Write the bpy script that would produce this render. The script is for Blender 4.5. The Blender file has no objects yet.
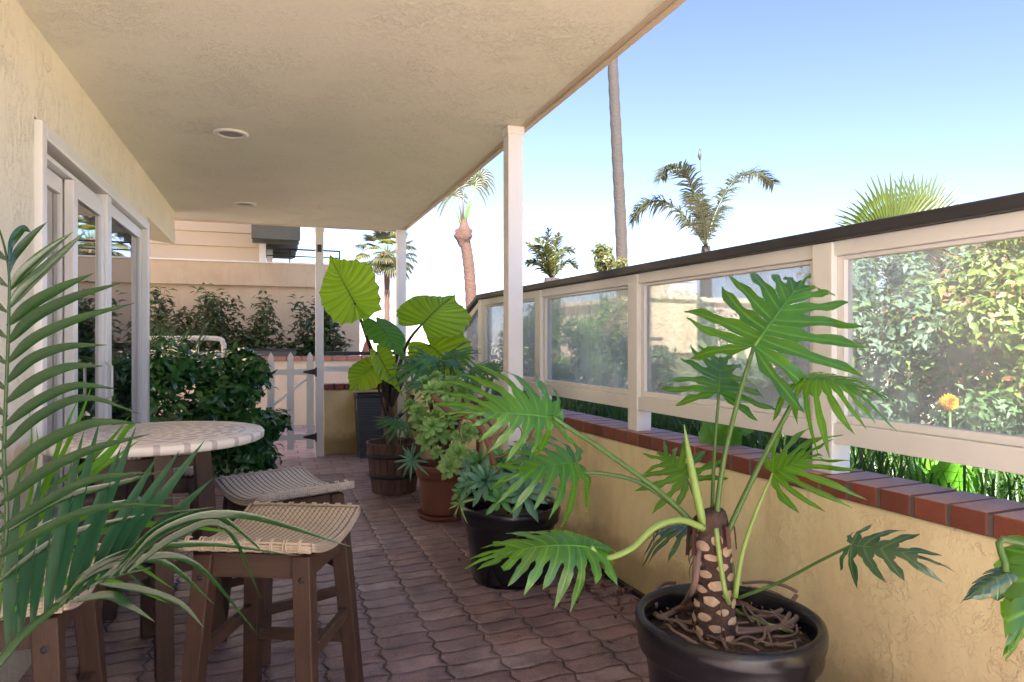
import bpy, math, random
import numpy as np
from mathutils import Vector as V, Matrix
random.seed(7); rng = np.random.default_rng(11)
sc = bpy.context.scene; col = sc.collection
R = math.radians; PI = math.pi
# ------------------------------------------------------------------ camera geometry used to survey the place
CA = R(19.4); cs, cc = math.sin(CA), math.cos(CA); FP = 683.0; EYE = 1.27
def P(px, py, d):
    x = (px - 512) / FP * d
    return V((x * cc + d * cs, d * cc - x * cs, EYE - (py - 341) / FP * d))
def PZ(px, py, z): return P(px, py, (EYE - z) * FP / (py - 341))
def PX(px, py, X): return P(px, py, X / ((px - 512) / FP * cc + cs))
def PY(px, py, Y): return P(px, py, Y / (cc - (px - 512) / FP * cs))
def N(r, u, f): return (V((cc, -cs, 0)) * r + V((0, 0, 1)) * u + V((-cs, -cc, 0)) * f).normalized()

# ------------------------------------------------------------------ object helpers
def tag(o, label=None, cat=None, group=None, kind=None):
    if label: o['label'] = label
    if cat: o['category'] = cat
    if group: o['group'] = group
    if kind: o['kind'] = kind
    return o
def thing(name, label, cat, loc=(0, 0, 0), rz=0, group=None):
    o = bpy.data.objects.new(name, None); col.objects.link(o)
    o.empty_display_size = .1
    o.location = loc; o.rotation_euler = (0, 0, rz); o['org'] = tuple(loc)
    return tag(o, label, cat, group)
def copy_tree(o, parent=None):
    c = o.copy(); col.objects.link(c)
    if parent: c.parent = parent
    for ch in [x for x in o.children]: copy_tree(ch, c)
    return c
class MB:
    def __init__(s): s.v = []; s.f = []; s.a = []; s.sm = []
    def add(s, verts, faces, attr=None, smooth=False):
        b = len(s.v); s.v += [tuple(p) for p in verts]
        s.f += [tuple(i + b for i in f) for f in faces]; s.sm += [smooth] * len(faces)
        s.a += list(attr) if attr is not None else [1.0] * len(verts)
    def hexa(s, p):   # 8 pts: bottom 4 ccw, top 4
        s.add(p, [(3, 2, 1, 0), (4, 5, 6, 7), (0, 1, 5, 4), (1, 2, 6, 5), (2, 3, 7, 6), (3, 0, 4, 7)])
    def box(s, x0, x1, y0, y1, z0, z1):
        s.hexa([(x0, y0, z0), (x1, y0, z0), (x1, y1, z0), (x0, y1, z0), (x0, y0, z1), (x1, y0, z1), (x1, y1, z1), (x0, y1, z1)])
    def beam(s, a, b, w, h, up=(0, 0, 1), w2=None, h2=None):   # rectangular bar a->b
        a, b = V(a), V(b); d = (b - a).normalized(); sd = d.cross(V(up)).normalized(); u = sd.cross(d).normalized()
        w2 = w if w2 is None else w2; h2 = h if h2 is None else h2
        q = []
        for p, ww, hh in ((a, w, h), (b, w2, h2)):
            q += [p - sd * ww / 2 - u * hh / 2, p + sd * ww / 2 - u * hh / 2, p + sd * ww / 2 + u * hh / 2, p - sd * ww / 2 + u * hh / 2]
        s.add(q, [(0, 1, 2, 3), (7, 6, 5, 4), (0, 4, 5, 1), (1, 5, 6, 2), (2, 6, 7, 3), (3, 7, 4, 0)])
    def fb(s, y0, y1, o0, o1, z0, z1, z0b=None, z1b=None):     # box in the frame of the low wall
        z0b = z0 if z0b is None else z0b; z1b = z1 if z1b is None else z1b
        s.hexa([W(y0, o0, z0), W(y0, o1, z0), W(y1, o1, z0b), W(y1, o0, z0b), W(y0, o0, z1), W(y0, o1, z1), W(y1, o1, z1b), W(y1, o0, z1b)])
    def tube(s, pts, rad, n=8, cap=True, attr=1.0):
        pts = [V(p) for p in pts]; m = len(pts)
        if not hasattr(rad, '__len__'): rad = [rad] * m
        t0 = (pts[1] - pts[0]).normalized()
        ref = V((0, 0, 1)) if abs(t0.z) < .9 else V((1, 0, 0))
        u = t0.cross(ref).normalized(); vs = []
        for i, p in enumerate(pts):
            t = (pts[min(i + 1, m - 1)] - pts[max(i - 1, 0)]).normalized()
            u = (u - t * u.dot(t)).normalized(); w = t.cross(u)
            for k in range(n):
                a = 2 * PI * k / n; vs.append(p + (u * math.cos(a) + w * math.sin(a)) * rad[i])
        fs = [(i * n + k, i * n + (k + 1) % n, (i + 1) * n + (k + 1) % n, (i + 1) * n + k) for i in range(m - 1) for k in range(n)]
        if cap: fs += [tuple(range(n - 1, -1, -1)), tuple((m - 1) * n + k for k in range(n))]
        s.add(vs, fs, [attr] * len(vs), True)
    def lathe(s, prof, c=(0, 0, 0), n=40, close=False, wob=0):
        vs = []
        for r, z in prof:
            for k in range(n):
                a = 2 * PI * k / n; rr = r * (1 + wob * math.sin(3 * a + z * 9) + wob * .6 * math.sin(7 * a - z * 5))
                vs.append((c[0] + rr * math.cos(a), c[1] + rr * math.sin(a), c[2] + z))
        fs = [(i * n + k, i * n + (k + 1) % n, (i + 1) * n + (k + 1) % n, (i + 1) * n + k) for i in range(len(prof) - 1) for k in range(n)]
        if close: fs += [tuple(range(n - 1, -1, -1)), tuple((len(prof) - 1) * n + k for k in range(n))]
        s.add(vs, fs, None, True)
    def ribbon(s, pts, wid, side, fold=.25, attr=True):      # V-folded blade
        pts = [V(p) for p in pts]; vs = []; at = []; m = len(pts)
        for i, p in enumerate(pts):
            t = (pts[min(i + 1, m - 1)] - pts[max(i - 1, 0)]).normalized()
            sd = V(side[i]) if isinstance(side, list) else V(side)
            sd = (sd - t * sd.dot(t)); sd = sd.normalized() if sd.length > 1e-5 else V((1, 0, 0))
            n_ = sd.cross(t); w = wid[i] / 2
            vs += [p - sd * w + n_ * w * fold, p - n_ * w * fold * .5, p + sd * w + n_ * w * fold]; at += [1, 0, 1]
        fs = []
        for i in range(m - 1):
            b = i * 3; fs += [(b, b + 1, b + 4, b + 3), (b + 1, b + 2, b + 5, b + 4)]
        s.add(vs, fs, at, True)
    def build(s, name, m, parent=None, bevel=0, sub=0, solid=0, attr=False):
        me = bpy.data.meshes.new(name)
        org = V((0, 0, 0)); root = parent
        while root is not None and root.parent: root = root.parent
        if root is not None and 'org' in root: org = V(root['org'])
        me.from_pydata([(x - org.x, y - org.y, z - org.z) for x, y, z in s.v], [], s.f); me.materials.append(m)
        me.polygons.foreach_set('use_smooth', s.sm)
        if attr:
            a = me.attributes.new('v', 'FLOAT', 'POINT'); a.data.foreach_set('value', s.a)
        me.update()
        o = bpy.data.objects.new(name, me); col.objects.link(o)
        if parent: o.parent = parent
        if bevel:
            b = o.modifiers.new('b', 'BEVEL'); b.width = bevel; b.segments = 2; b.limit_method = 'ANGLE'; b.angle_limit = R(40)
        if solid:
            b = o.modifiers.new('s', 'SOLIDIFY'); b.thickness = solid; b.offset = 0
        if sub:
            b = o.modifiers.new('u', 'SUBSURF'); b.levels = b.render_levels = sub
        return o
_n = math.hypot(.054, 1); WD = V((-.054 / _n, 1 / _n, 0)); WN = V((1 / _n, .054 / _n, 0))
def W(y, off, z):       # point on the line of the low wall: y along, off outward
    p = V((1.90 - .054 * y, y, 0)) + WN * off; p.z = z; return p
def smooth_path(pts, k=6):
    pts = [V(p) for p in pts]; q = [pts[0] * 2 - pts[1]] + pts + [pts[-1] * 2 - pts[-2]]; out = []
    for i in range(1, len(q) - 2):
        a, b, c, d = q[i - 1], q[i], q[i + 1], q[i + 2]
        for j in range(k):
            t = j / k
            out.append(.5 * ((2 * b) + (c - a) * t + (2 * a - 5 * b + 4 * c - d) * t * t + (3 * b - a - 3 * c + d) * t ** 3))
    out.append(pts[-1]); return out
def lerp(a, b, t): return a + (b - a) * t

# ------------------------------------------------------------------ materials
class NT:
    def __init__(s, name):
        s.m = bpy.data.materials.new(name); s.m.use_nodes = True; s.t = s.m.node_tree; s.n = s.t.nodes; s.l = s.t.links
        s.b = s.n['Principled BSDF']; s.out = s.n['Material Output']
    def add(s, typ, **kw):
        x = s.n.new(typ)
        for k, v in kw.items():
            if isinstance(k, str) and hasattr(x, k) and k not in ('inputs',): setattr(x, k, v)
        return x
    def link(s, a, b): s.l.new(a, b)
    def coord(s, kind='Object'):
        return s.add('ShaderNodeTexCoord').outputs[kind]
    def math(s, op, a, b=None, c=None):
        x = s.add('ShaderNodeMath', operation=op)
        for i, q in enumerate((a, b, c)):
            if q is None: continue
            if isinstance(q, (int, float)): x.inputs[i].default_value = q
            else: s.link(q, x.inputs[i])
        return x.outputs[0]
    def noise(s, co, scale, detail=4, rough=.55, dist=0, out='Fac'):
        x = s.add('ShaderNodeTexNoise'); x.inputs['Scale'].default_value = scale; x.inputs['Detail'].default_value = detail
        x.inputs['Roughness'].default_value = rough; x.inputs['Distortion'].default_value = dist
        s.link(co, x.inputs['Vector']); return x.outputs[out]
    def mapping(s, co, sc=(1, 1, 1), rot=(0, 0, 0)):
        x = s.add('ShaderNodeMapping'); x.inputs['Scale'].default_value = sc; x.inputs['Rotation'].default_value = rot
        s.link(co, x.inputs['Vector']); return x.outputs[0]
    def ramp(s, fac, stops, interp='LINEAR'):
        x = s.add('ShaderNodeValToRGB'); s.link(fac, x.inputs[0]); e = x.color_ramp.elements; x.color_ramp.interpolation = interp
        while len(e) > 1: e.remove(e[-1])
        for i, (p, c) in enumerate(stops):
            if not hasattr(c, '__len__'): c = (c, c, c)
            q = e[0] if i == 0 else e.new(p)
            q.position = p; q.color = (*c[:3], 1)
        return x.outputs[0]
    def mix(s, fac, a, b, mode='MIX'):
        x = s.add('ShaderNodeMix', data_type='RGBA', blend_type=mode)
        for sock, q in ((x.inputs[0], fac), (x.inputs[6], a), (x.inputs[7], b)):
            if isinstance(q, (int, float)): sock.default_value = q
            elif isinstance(q, tuple): sock.default_value = (*q[:3], 1)
            else: s.link(q, sock)
        return x.outputs[2]
    def bump(s, h, strength=.3, dist=.01, prev=None):
        x = s.add('ShaderNodeBump'); x.inputs['Strength'].default_value = strength; x.inputs['Distance'].default_value = dist
        s.link(h, x.inputs['Height'])
        if prev is not None: s.link(prev, x.inputs['Normal'])
        return x.outputs[0]
    def set(s, **kw):
        for k, q in kw.items():
            k = {'color': 'Base Color', 'rough': 'Roughness', 'normal': 'Normal', 'metal': 'Metallic', 'spec': 'Specular IOR Level', 'coat': 'Coat Weight'}.get(k, k)
            if isinstance(q, (int, float)): s.b.inputs[k].default_value = q
            elif isinstance(q, tuple): s.b.inputs[k].default_value = (*q[:3], 1)
            else: s.link(q, s.b.inputs[k])
        return s
def plain(name, c, rough=.5, var=.12, scale=6, bump=.1, bs=60, bd=.003, **kw):
    t = NT(name); co = t.coord()
    n = t.noise(co, scale, 5); cl = t.mix(n, tuple(x * (1 - var) for x in c), tuple(min(1, x * (1 + var)) for x in c))
    t.set(color=cl, rough=rough, normal=t.bump(t.noise(co, bs, 3), bump, bd), **kw); return t.m
def stucco(name, c, scale=9, strength=.9, dist=.02, stain=None, vert=False):
    t = NT(name); co = t.coord()
    mp = t.mapping(co, (1, 1, .45)) if vert else co
    w = t.noise(mp, scale, 5, .6, .35)
    patch = t.ramp(t.noise(co, 3.4, 4), [(.44, .04), (.6, 1)])
    w2 = t.noise(mp, scale * 3.1, 4, .6, .25)
    line = t.ramp(w, [(0, 0), (.455, .0), (.492, .9), (.505, .25), (.6, .1), (1, .1)])
    chip = t.ramp(w2, [(.52, 0), (.56, 1), (.60, .3), (1, .3)])
    ridge = t.math('ADD', t.math('MULTIPLY', line, patch), t.math('MULTIPLY', chip, t.math('ADD', t.math('MULTIPLY', patch, .7), .2)))
    fine = t.noise(co, 90, 4, .6)
    big = t.noise(co, 1.3, 3)
    cl = t.mix(big, tuple(x * .93 for x in c), tuple(x * 1.05 for x in c))
    cl = t.mix(t.math('MULTIPLY', t.math('MULTIPLY', t.ramp(w, [(.44, 0), (.47, 1), (.50, 0)]), patch), .05), cl, tuple(x * .55 for x in c))
    if stain:
        z = t.add('ShaderNodeSeparateXYZ'); t.link(t.add('ShaderNodeNewGeometry').outputs['Position'], z.inputs[0])
        zz = t.math('ADD', z.outputs[2], t.math('MULTIPLY', t.noise(co, 3.5, 5, .7), -.32)); cl = t.mix(t.ramp(zz, [(0, .7), (.10, 0)]), cl, tuple(x * .42 for x in stain))
        sk = t.noise(t.mapping(co, (7, 7, .5)), 2.5, 5, .7); cl = t.mix(t.math('MULTIPLY', t.ramp(sk, [(.56, 0), (.72, .45)]), t.ramp(z.outputs[2], [(.35, 0), (.72, 1)])), cl, tuple(x * .75 for x in stain))
        st = t.noise(t.mapping(co, (1.2, 1.2, .7)), 2.2, 6, .7)
        cl = t.mix(t.ramp(st, [(.45, 0), (.72, .75)]), cl, stain)
    nb = t.bump(fine, .35, .004); nb = t.bump(ridge, strength, dist, nb)
    t.set(color=cl, rough=.88, spec=.2, normal=nb); return t.m
def wood(name, c1, c2, axis='Z', rough=.55, scale=1):
    t = NT(name); co = t.coord()
    s_ = {'Z': (22, 22, 1.6), 'X': (1.6, 22, 22), 'Y': (22, 1.6, 22)}[axis]
    n = t.noise(t.mapping(co, tuple(x * scale for x in s_)), 1.6, 7, .65, .8)
    f = t.noise(t.mapping(co, tuple(x * scale * 4 for x in s_)), 2, 3)
    cl = t.mix(n, c1, c2); cl = t.mix(.25, cl, t.mix(f, c1, c2)); cl = t.mix(t.ramp(t.noise(co, 3, 3), [(.5, 0), (.8, .5)]), cl, tuple(x * .6 for x in c1))
    t.set(color=cl, rough=rough, spec=.4, normal=t.bump(n, .5, .003)); return t.m
def leaf_mat(name, c, c2=None, vein=None, trans=.35, rough=.35, spec=.5, tcol=None, varpos=3, attr=False, under=None):
    t = NT(name); co = t.coord(); c2 = c2 or tuple(x * .6 for x in c)
    g = t.add('ShaderNodeNewGeometry')
    cl = t.mix(g.outputs['Random Per Island'], c, c2)
    cl = t.mix(t.ramp(t.noise(co, varpos * 2.5, 5, .7), [(.35, 0), (.7, .9)]), cl, c2)
    if attr and vein:
        a = t.add('ShaderNodeAttribute', attribute_name='v')
        cl = t.mix(t.ramp(a.outputs['Fac'], [(0, 1), (.1, .75), (.22, 0)]), cl, vein)
    if under: cl = t.mix(g.outputs['Backfacing'], cl, under)
    t.set(color=cl, rough=rough, spec=spec)
    if attr:
        a2 = t.add('ShaderNodeAttribute', attribute_name='v'); t.set(normal=t.bump(t.ramp(a2.outputs['Fac'], [(0, 0), (.2, 1)]), .3, .003, t.bump(t.noise(co, 25, 3), .25, .004)))
    tr = t.add('ShaderNodeBsdfTranslucent'); tc = tcol or tuple(min(1, x * 2.2) for x in c)
    tm = t.mix(.55, cl, tc); t.link(tm, tr.inputs['Color'])
    mx = t.add('ShaderNodeMixShader'); mx.inputs[0].default_value = trans
    t.link(t.b.outputs[0], mx.inputs[1]); t.link(tr.outputs[0], mx.inputs[2]); t.link(mx.outputs[0], t.out.inputs[0])
    return t.m
def pane_mat(name, dust=.3, refl=.12, tint=(.9, .95, .95), patchy=1.5, dustcol=(.75, .78, .78)):
    t = NT(name); t.n.remove(t.b); co = t.coord()
    tr = t.add('ShaderNodeBsdfTransparent'); tr.inputs[0].default_value = (*tint, 1)
    gl = t.add('ShaderNodeBsdfGlossy'); gl.inputs['Roughness'].default_value = .02
    df = t.add('ShaderNodeBsdfDiffuse'); df.inputs[0].default_value = (*dustcol, 1)
    tl = t.add('ShaderNodeBsdfTranslucent'); tl.inputs[0].default_value = (*dustcol, 1)
    d2 = t.add('ShaderNodeMixShader'); d2.inputs[0].default_value = .65; t.link(df.outputs[0], d2.inputs[1]); t.link(tl.outputs[0], d2.inputs[2])
    fr = t.add('ShaderNodeFresnel'); fr.inputs[0].default_value = 1.5
    m1 = t.add('ShaderNodeMixShader'); t.link(t.math('ADD', t.math('MULTIPLY', fr.outputs[0], .8), refl), m1.inputs[0])
    t.link(tr.outputs[0], m1.inputs[1]); t.link(gl.outputs[0], m1.inputs[2])
    n1 = t.noise(co, patchy, 4, .6); n2 = t.noise(t.mapping(co, (6, 6, .8)), 3, 5, .7)
    f = t.math('MULTIPLY', t.math('MULTIPLY', t.ramp(n1, [(.3, .45), (.7, 1.25)]), t.ramp(n2, [(.3, .92), (.7, 1.06)])), dust)
    m2 = t.add('ShaderNodeMixShader'); t.link(f, m2.inputs[0]); t.link(m1.outputs[0], m2.inputs[1]); t.link(d2.outputs[0], m2.inputs[2])
    t.link(m2.outputs[0], t.out.inputs[0]); return t.m

M = {}
M['ceil'] = stucco('stucco_ceiling', (.93, .905, .80), 13, .62, .012)
M['wall'] = stucco('stucco_house', (.88, .83, .69), 10, .62, .012, vert=True)
M['low'] = stucco('stucco_yellow', (.90, .80, .49), 8, .45, .011, stain=(.68, .54, .30))
M['endw'] = stucco('stucco_pale_yellow', (.80, .66, .36), 6, .5, .01, stain=(.55, .42, .2))
M['white'] = plain('white_paint', (.80, .79, .77), .45, .05, 3, .08, 40)
M['cream'] = plain('cream_paint', (.80, .80, .78), .5, .08, 3, .12, 30)
M['vinyl'] = plain('white_vinyl', (.82, .81, .80), .35, .03, 3, .03, 40)
M['dark_rail'] = plain('dark_rail_paint', (.035, .035, .04), .45, .25, 5, .1, 80)
M['black'] = plain('black_metal', (.015, .015, .017), .5, .2, 10, .1, 80)
M['plastic'] = plain('black_plastic', (.011, .011, .014), .27, .3, 7, .12, 90, .002)
M['terra'] = plain('terracotta', (.22, .085, .055), .7, .22, 5, .2, 70)
M['iron'] = plain('iron_hoop', (.03, .028, .028), .55, .4, 14, .3, 50)
M['steel'] = plain('bolt_steel', (.6, .6, .6), .3, .1, 10, .05, 50, metal=1)
M['concrete'] = plain('dry_ground', (.48, .42, .33), .95, .18, 1.2, .4, 14, .02)
M['soil'] = plain('soil', (.07, .045, .03), .95, .5, 18, 1, 60, .02)
M['bed'] = plain('bed_soil', (.16, .11, .07), .95, .4, 6, 1, 25, .03)
M['legwood'] = wood('stool_wood', (.028, .014, .010), (.125, .07, .046))
M['apwood'] = wood('apron_wood', (.032, .016, .011), (.15, .09, .062), 'X')
M['root'] = plain('root_bark', (.20, .135, .11), .8, .35, 14, .5, 60)
M['branch'] = plain('branch_bark', (.22, .11, .07), .7, .35, 14, .5, 60)
M['bark'] = plain('tree_bark', (.14, .10, .075), .9, .35, 8, .8, 30, .02)
M['dead_leaf'] = plain('dead_leaf', (.10, .045, .035), .8, .5, 30, .3, 50)
M['siding'] = plain('siding_paint', (.57, .465, .345), .7, .05, 1.5, .08, 30)
M['plaster'] = stucco('far_plaster', (.58, .475, .355), 2, .1, .01, stain=(.50, .36, .25))
M['creamwall'] = stucco('far_cream_wall', (.80, .68, .50), 3, .2, .01)
M['eave'] = plain('eave_board', (.10, .11, .10), .7, .2, 3, .1, 30)
M['umb'] = plain('umbrella_cloth', (.62, .20, .15), .85, .12, 3, .2, 40)
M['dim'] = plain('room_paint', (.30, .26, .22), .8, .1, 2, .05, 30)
M['curtain'] = plain('curtain_cloth', (.62, .60, .56), .9, .06, 2, .1, 60)
M['lens'] = plain('frosted_lens', (.38, .37, .36), .4, .05, 20, .05, 90)
M['tanhouse'] = plain('far_house_paint', (.60, .46, .38), .8, .08, 1, .1, 20)
M['fascia'] = plain('fascia_paint', (.66, .54, .42), .6, .08, 3, .1, 30)

def brickmat(name, c1, c2, mort, axis_y=True):
    t = NT(name); co = t.coord(); g = t.add('ShaderNodeNewGeometry')
    cl = t.mix(g.outputs['Random Per Island'], c1, c2)
    cl = t.mix(t.ramp(t.noise(co, 30, 5), [(.4, 0), (.8, .5)]), cl, tuple(x * .65 for x in c1))
    s_ = t.add('ShaderNodeSeparateXYZ'); t.link(g.outputs['Normal'], s_.inputs[0]); cl = t.mix(t.math('MULTIPLY', t.ramp(s_.outputs[2], [(.8, 0), (.97, 1)]), t.ramp(t.noise(co, 9, 5, .7), [(.2, .55), (.6, .95)])), cl, (.40, .27, .26))  # tops paler: sky reflection painted into the brick colour, in weathered patches
    t.set(color=cl, rough=.62, spec=.35, normal=t.bump(t.noise(co, 70, 4), .4, .003)); return t.m
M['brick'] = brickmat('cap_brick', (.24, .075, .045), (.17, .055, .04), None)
M['mortar'] = plain('mortar', (.12, .11, .10), .9, .15, 20, .5, 60)
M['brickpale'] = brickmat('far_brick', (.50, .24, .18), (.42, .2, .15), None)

# interlocking wavy pavers
def pavers():
    t = NT('wavy_pavers'); g = t.add('ShaderNodeNewGeometry'); pos = g.outputs['Position']
    sp = t.add('ShaderNodeSeparateXYZ'); t.link(pos, sp.inputs[0]); x, y = sp.outputs[0], sp.outputs[1]
    x = t.math('ADD', x, 20); y = t.math('ADD', y, 20)
    jn = t.noise(pos, 3, 2); 
    cw, ch = .222, .1125
    # zig-zag long joints and wavy short joints
    zz = t.math('MULTIPLY', t.math('SUBTRACT', t.math('PINGPONG', y, ch / 2), ch / 4), .34)
    u = t.math('DIVIDE', t.math('ADD', t.math('ADD', x, zz), t.math('MULTIPLY', jn, .006)), cw)
    wv = t.math('MULTIPLY', t.math('SINE', t.math('MULTIPLY', x, 2 * PI / cw * 1.0)), .0075)
    v = t.math('DIVIDE', t.math('ADD', t.math('ADD', y, wv), t.math('MULTIPLY', jn, .012)), ch)
    fu = t.math('SUBTRACT', .5, t.math('ABSOLUTE', t.math('SUBTRACT', t.math('FRACT', u), .5)))
    fv = t.math('SUBTRACT', .5, t.math('ABSOLUTE', t.math('SUBTRACT', t.math('FRACT', v), .5)))
    du = t.math('MULTIPLY', fu, cw); dv = t.math('MULTIPLY', fv, ch)
    d1 = t.math('ADD', t.math('MINIMUM', du, dv), t.math('MULTIPLY', t.math('SUBTRACT', t.noise(pos, 28, 4, .7), .5), .0075))
    # big square tiles near the gate
    U = t.math('DIVIDE', x, .305); Yr = t.math('DIVIDE', y, .205)
    off = t.math('MULTIPLY', t.math('MODULO', t.math('FLOOR', Yr), 2.0), .5); U = t.math('ADD', U, off)
    a = t.math('SUBTRACT', .5, t.math('ABSOLUTE', t.math('SUBTRACT', t.math('FRACT', U), .5)))
    b = t.math('SUBTRACT', .5, t.math('ABSOLUTE', t.math('SUBTRACT', t.math('FRACT', Yr), .5)))
    d2 = t.math('MINIMUM', t.math('MULTIPLY', a, .305), t.math('MULTIPLY', b, .205))
    far = t.math('GREATER_THAN', y, 20 + 6.75)
    d = t.add('ShaderNodeMix', data_type='FLOAT'); t.link(far, d.inputs[0]); t.link(d1, d.inputs[2]); t.link(d2, d.inputs[3]); d = d.outputs[0]
    def cell(p, q):
        cb = t.add('ShaderNodeCombineXYZ'); t.link(t.math('FLOOR', p), cb.inputs[0]); t.link(t.math('FLOOR', q), cb.inputs[1])
        w = t.add('ShaderNodeTexWhiteNoise'); t.link(cb.outputs[0], w.inputs['Vector']); return w.outputs['Value']
    rc = t.add('ShaderNodeMix', data_type='FLOAT'); t.link(far, rc.inputs[0]); t.link(cell(u, v), rc.inputs[2]); t.link(cell(U, Yr), rc.inputs[3]); rc = rc.outputs[0]
    cl = t.ramp(rc, [(0, (.19, .135, .165)), (.3, (.31, .24, .285)), (.6, (.24, .165, .19)), (.8, (.30, .20, .215)), (1, (.43, .36, .41))])
    blot = t.noise(pos, 1.1, 4); cl = t.mix(t.ramp(blot, [(.35, 0), (.65, .55)]), cl, (.26, .125, .11))
    cl = t.mix(t.ramp(t.noise(pos, 5, 6, .7), [(.42, 0), (.62, .75)]), cl, (.095, .06, .072))
    cl = t.mix(t.ramp(t.noise(pos, 120, 3), [(.45, 0), (.7, .35)]), cl, (.50, .43, .44))
    cl = t.mix(t.math('MULTIPLY', far, .5), cl, (.56, .42, .41))
    joint = t.math('MULTIPLY', t.ramp(d, [(.0, 1), (.0025, .85), (.0075, 0)]), t.ramp(t.noise(pos, 3.1, 5, .75), [(.38, .08), (.58, 1)]))
    # real width: fade joints' mask in metres
    cl = t.mix(joint, cl, (.035, .022, .024))
    h = t.ramp(d, [(0, 0), (.007, .7), (.022, 1)])
    tilt = t.math('ADD', t.math('MULTIPLY', rc, .5), t.math('MULTIPLY', t.noise(pos, 9, 4, .6), .5))
    nb = t.bump(t.noise(pos, 75, 6, .7), .6, .005); nb = t.bump(t.math('ADD', h, tilt), 1.0, .012, nb)
    t.set(color=cl, rough=t.ramp(t.noise(pos, 4, 5, .7), [(.35, .30), (.65, .62)]), spec=.6, normal=nb); return t.m
M['pave'] = pavers()

# ================================================================== SETTING
def sheet(name, x0, x1, y0, y1, z, m, n=1, amp=0, kind='structure'):
    b = MB(); vs = []; 
    for j in range(n + 1):
        for i in range(n + 1):
            vs.append((lerp(x0, x1, i / n), lerp(y0, y1, j / n), z + (random.random() - .5) * amp))
    b.add(vs, [(j * (n + 1) + i, j * (n + 1) + i + 1, (j + 1) * (n + 1) + i + 1, (j + 1) * (n + 1) + i) for j in range(n) for i in range(n)], None, True)
    o = b.build(name, m); o['kind'] = kind; return o
sheet('ground', -400, 400, -400, 400, -.03, M['concrete'])
sheet('patio_floor', -6, 2.6, -1.5, 10.78, 0, M['pave'])
sheet('bounce_slab', -6, 2.6, -14, -1.5, .004, plain('bounce_concrete', (.60, .57, .50), .9, .1, 2, .2, 30))  # unseen pale slab added behind the camera to bounce sun under the roof
sheet('garden_bed', 2.12, 6.5, -6, 14, .42, M['bed'], 60, .05)
sheet('garden_path', 4.6, 30, -11, 4.0, .46, plain('sandy_path', (.34, .19, .11), .95, .15, 2, .5, 20, .02))

# ------------------------------------------------------------------ house: walls, patio roof, sliding door
HX = -.89; ZC = 2.53
M['doorglass'] = pane_mat('door_glass', .03, .5, (.6, .6, .58))
house = thing('beach_house', 'cream stucco house side with deep patio roof and white sliding door', 'house', (HX, 0, 0))
b = MB()
b.box(HX - .16, HX, -2.6, 3.19, 0, ZC); b.box(HX - .16, HX, 3.19, 5.74, 2.165, ZC); b.box(HX - .16, HX, 5.74, 5.83, 0, ZC)
b.box(-6, HX - .16, -2.6, -2.44, 0, ZC); b.box(-6, HX - .16, 5.67, 5.83, 0, ZC); b.box(-6.1, -6.0, -2.6, 5.83, 0, ZC)
b.build('wall', M['wall'], house)
b = MB(); z0 = 2.215
b.hexa([(HX - .22, 5.83, z0), (HX, 5.83, z0), (HX, 7.38, z0), (HX - .22, 7.10, z0), (HX - .22, 5.83, ZC), (HX, 5.83, ZC), (HX, 7.38, ZC), (HX - .22, 7.10, ZC)])
b.build('header_beam', M['wall'], house)
b = MB(); XE = 1.435; YR = -1.3
b.add([(-6.1, YR, ZC), (XE - .03, YR, ZC), (XE - .03, 7.79, ZC), (-6.1, 7.79, ZC)], [(0, 3, 2, 1)])
b.add([(-6.1, YR, ZC + .26), (XE - .03, YR, ZC + .26), (XE - .03, 7.79, ZC + .26), (-6.1, 7.79, ZC + .26)], [(0, 1, 2, 3)])
b.build('ceiling', M['ceil'], house)
b = MB(); b.box(XE - .03, XE, YR - .03, 7.82, ZC - .012, ZC + .27); b.box(-6.1, XE - .032, 7.79, 7.82, ZC - .012, ZC + .27); b.box(-6.1, XE - .032, YR - .03, YR, ZC - .012, ZC + .27)
b.box(XE - .06, XE - .033, YR, 7.78, ZC - .004, ZC + .01)
b.build('fascia', M['fascia'], house)
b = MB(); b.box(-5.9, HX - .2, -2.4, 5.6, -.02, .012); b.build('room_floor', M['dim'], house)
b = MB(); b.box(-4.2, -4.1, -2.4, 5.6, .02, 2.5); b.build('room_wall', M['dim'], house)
b = MB(); b.box(-6.1, XE - .04, YR + .01, 7.78, ZC + .262, 8.3); b.build('shade_storey', M['wall'], house)  # unseen storey added to keep the sun off the far facade
b = MB(); b.hexa([(-6.5, YR - .4, 8.302), (XE + .3, YR - .4, 8.302), (XE + .3, 8.1, 8.302), (-6.5, 8.1, 8.302), (-4.5, YR + 1, 8.9), (-.4, YR + 1, 8.9), (-.4, 6.6, 8.9), (-4.5, 6.6, 8.9)]); b.build('roof', M['eave'], house)  # roof of the added storey, out of view
for yy in (0.6, 3.2, 5.8):  # windows for the added storey
    b = MB(); b.box(XE - .05, XE - .02, yy - .6, yy + .6, 3.9, 5.2); uw = b.build('window', M['vinyl'], house)
    b = MB(); b.box(XE - .03, XE - .014, yy - .54, yy + .54, 3.96, 5.14); b.build('pane', M['doorglass'], uw)
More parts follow.
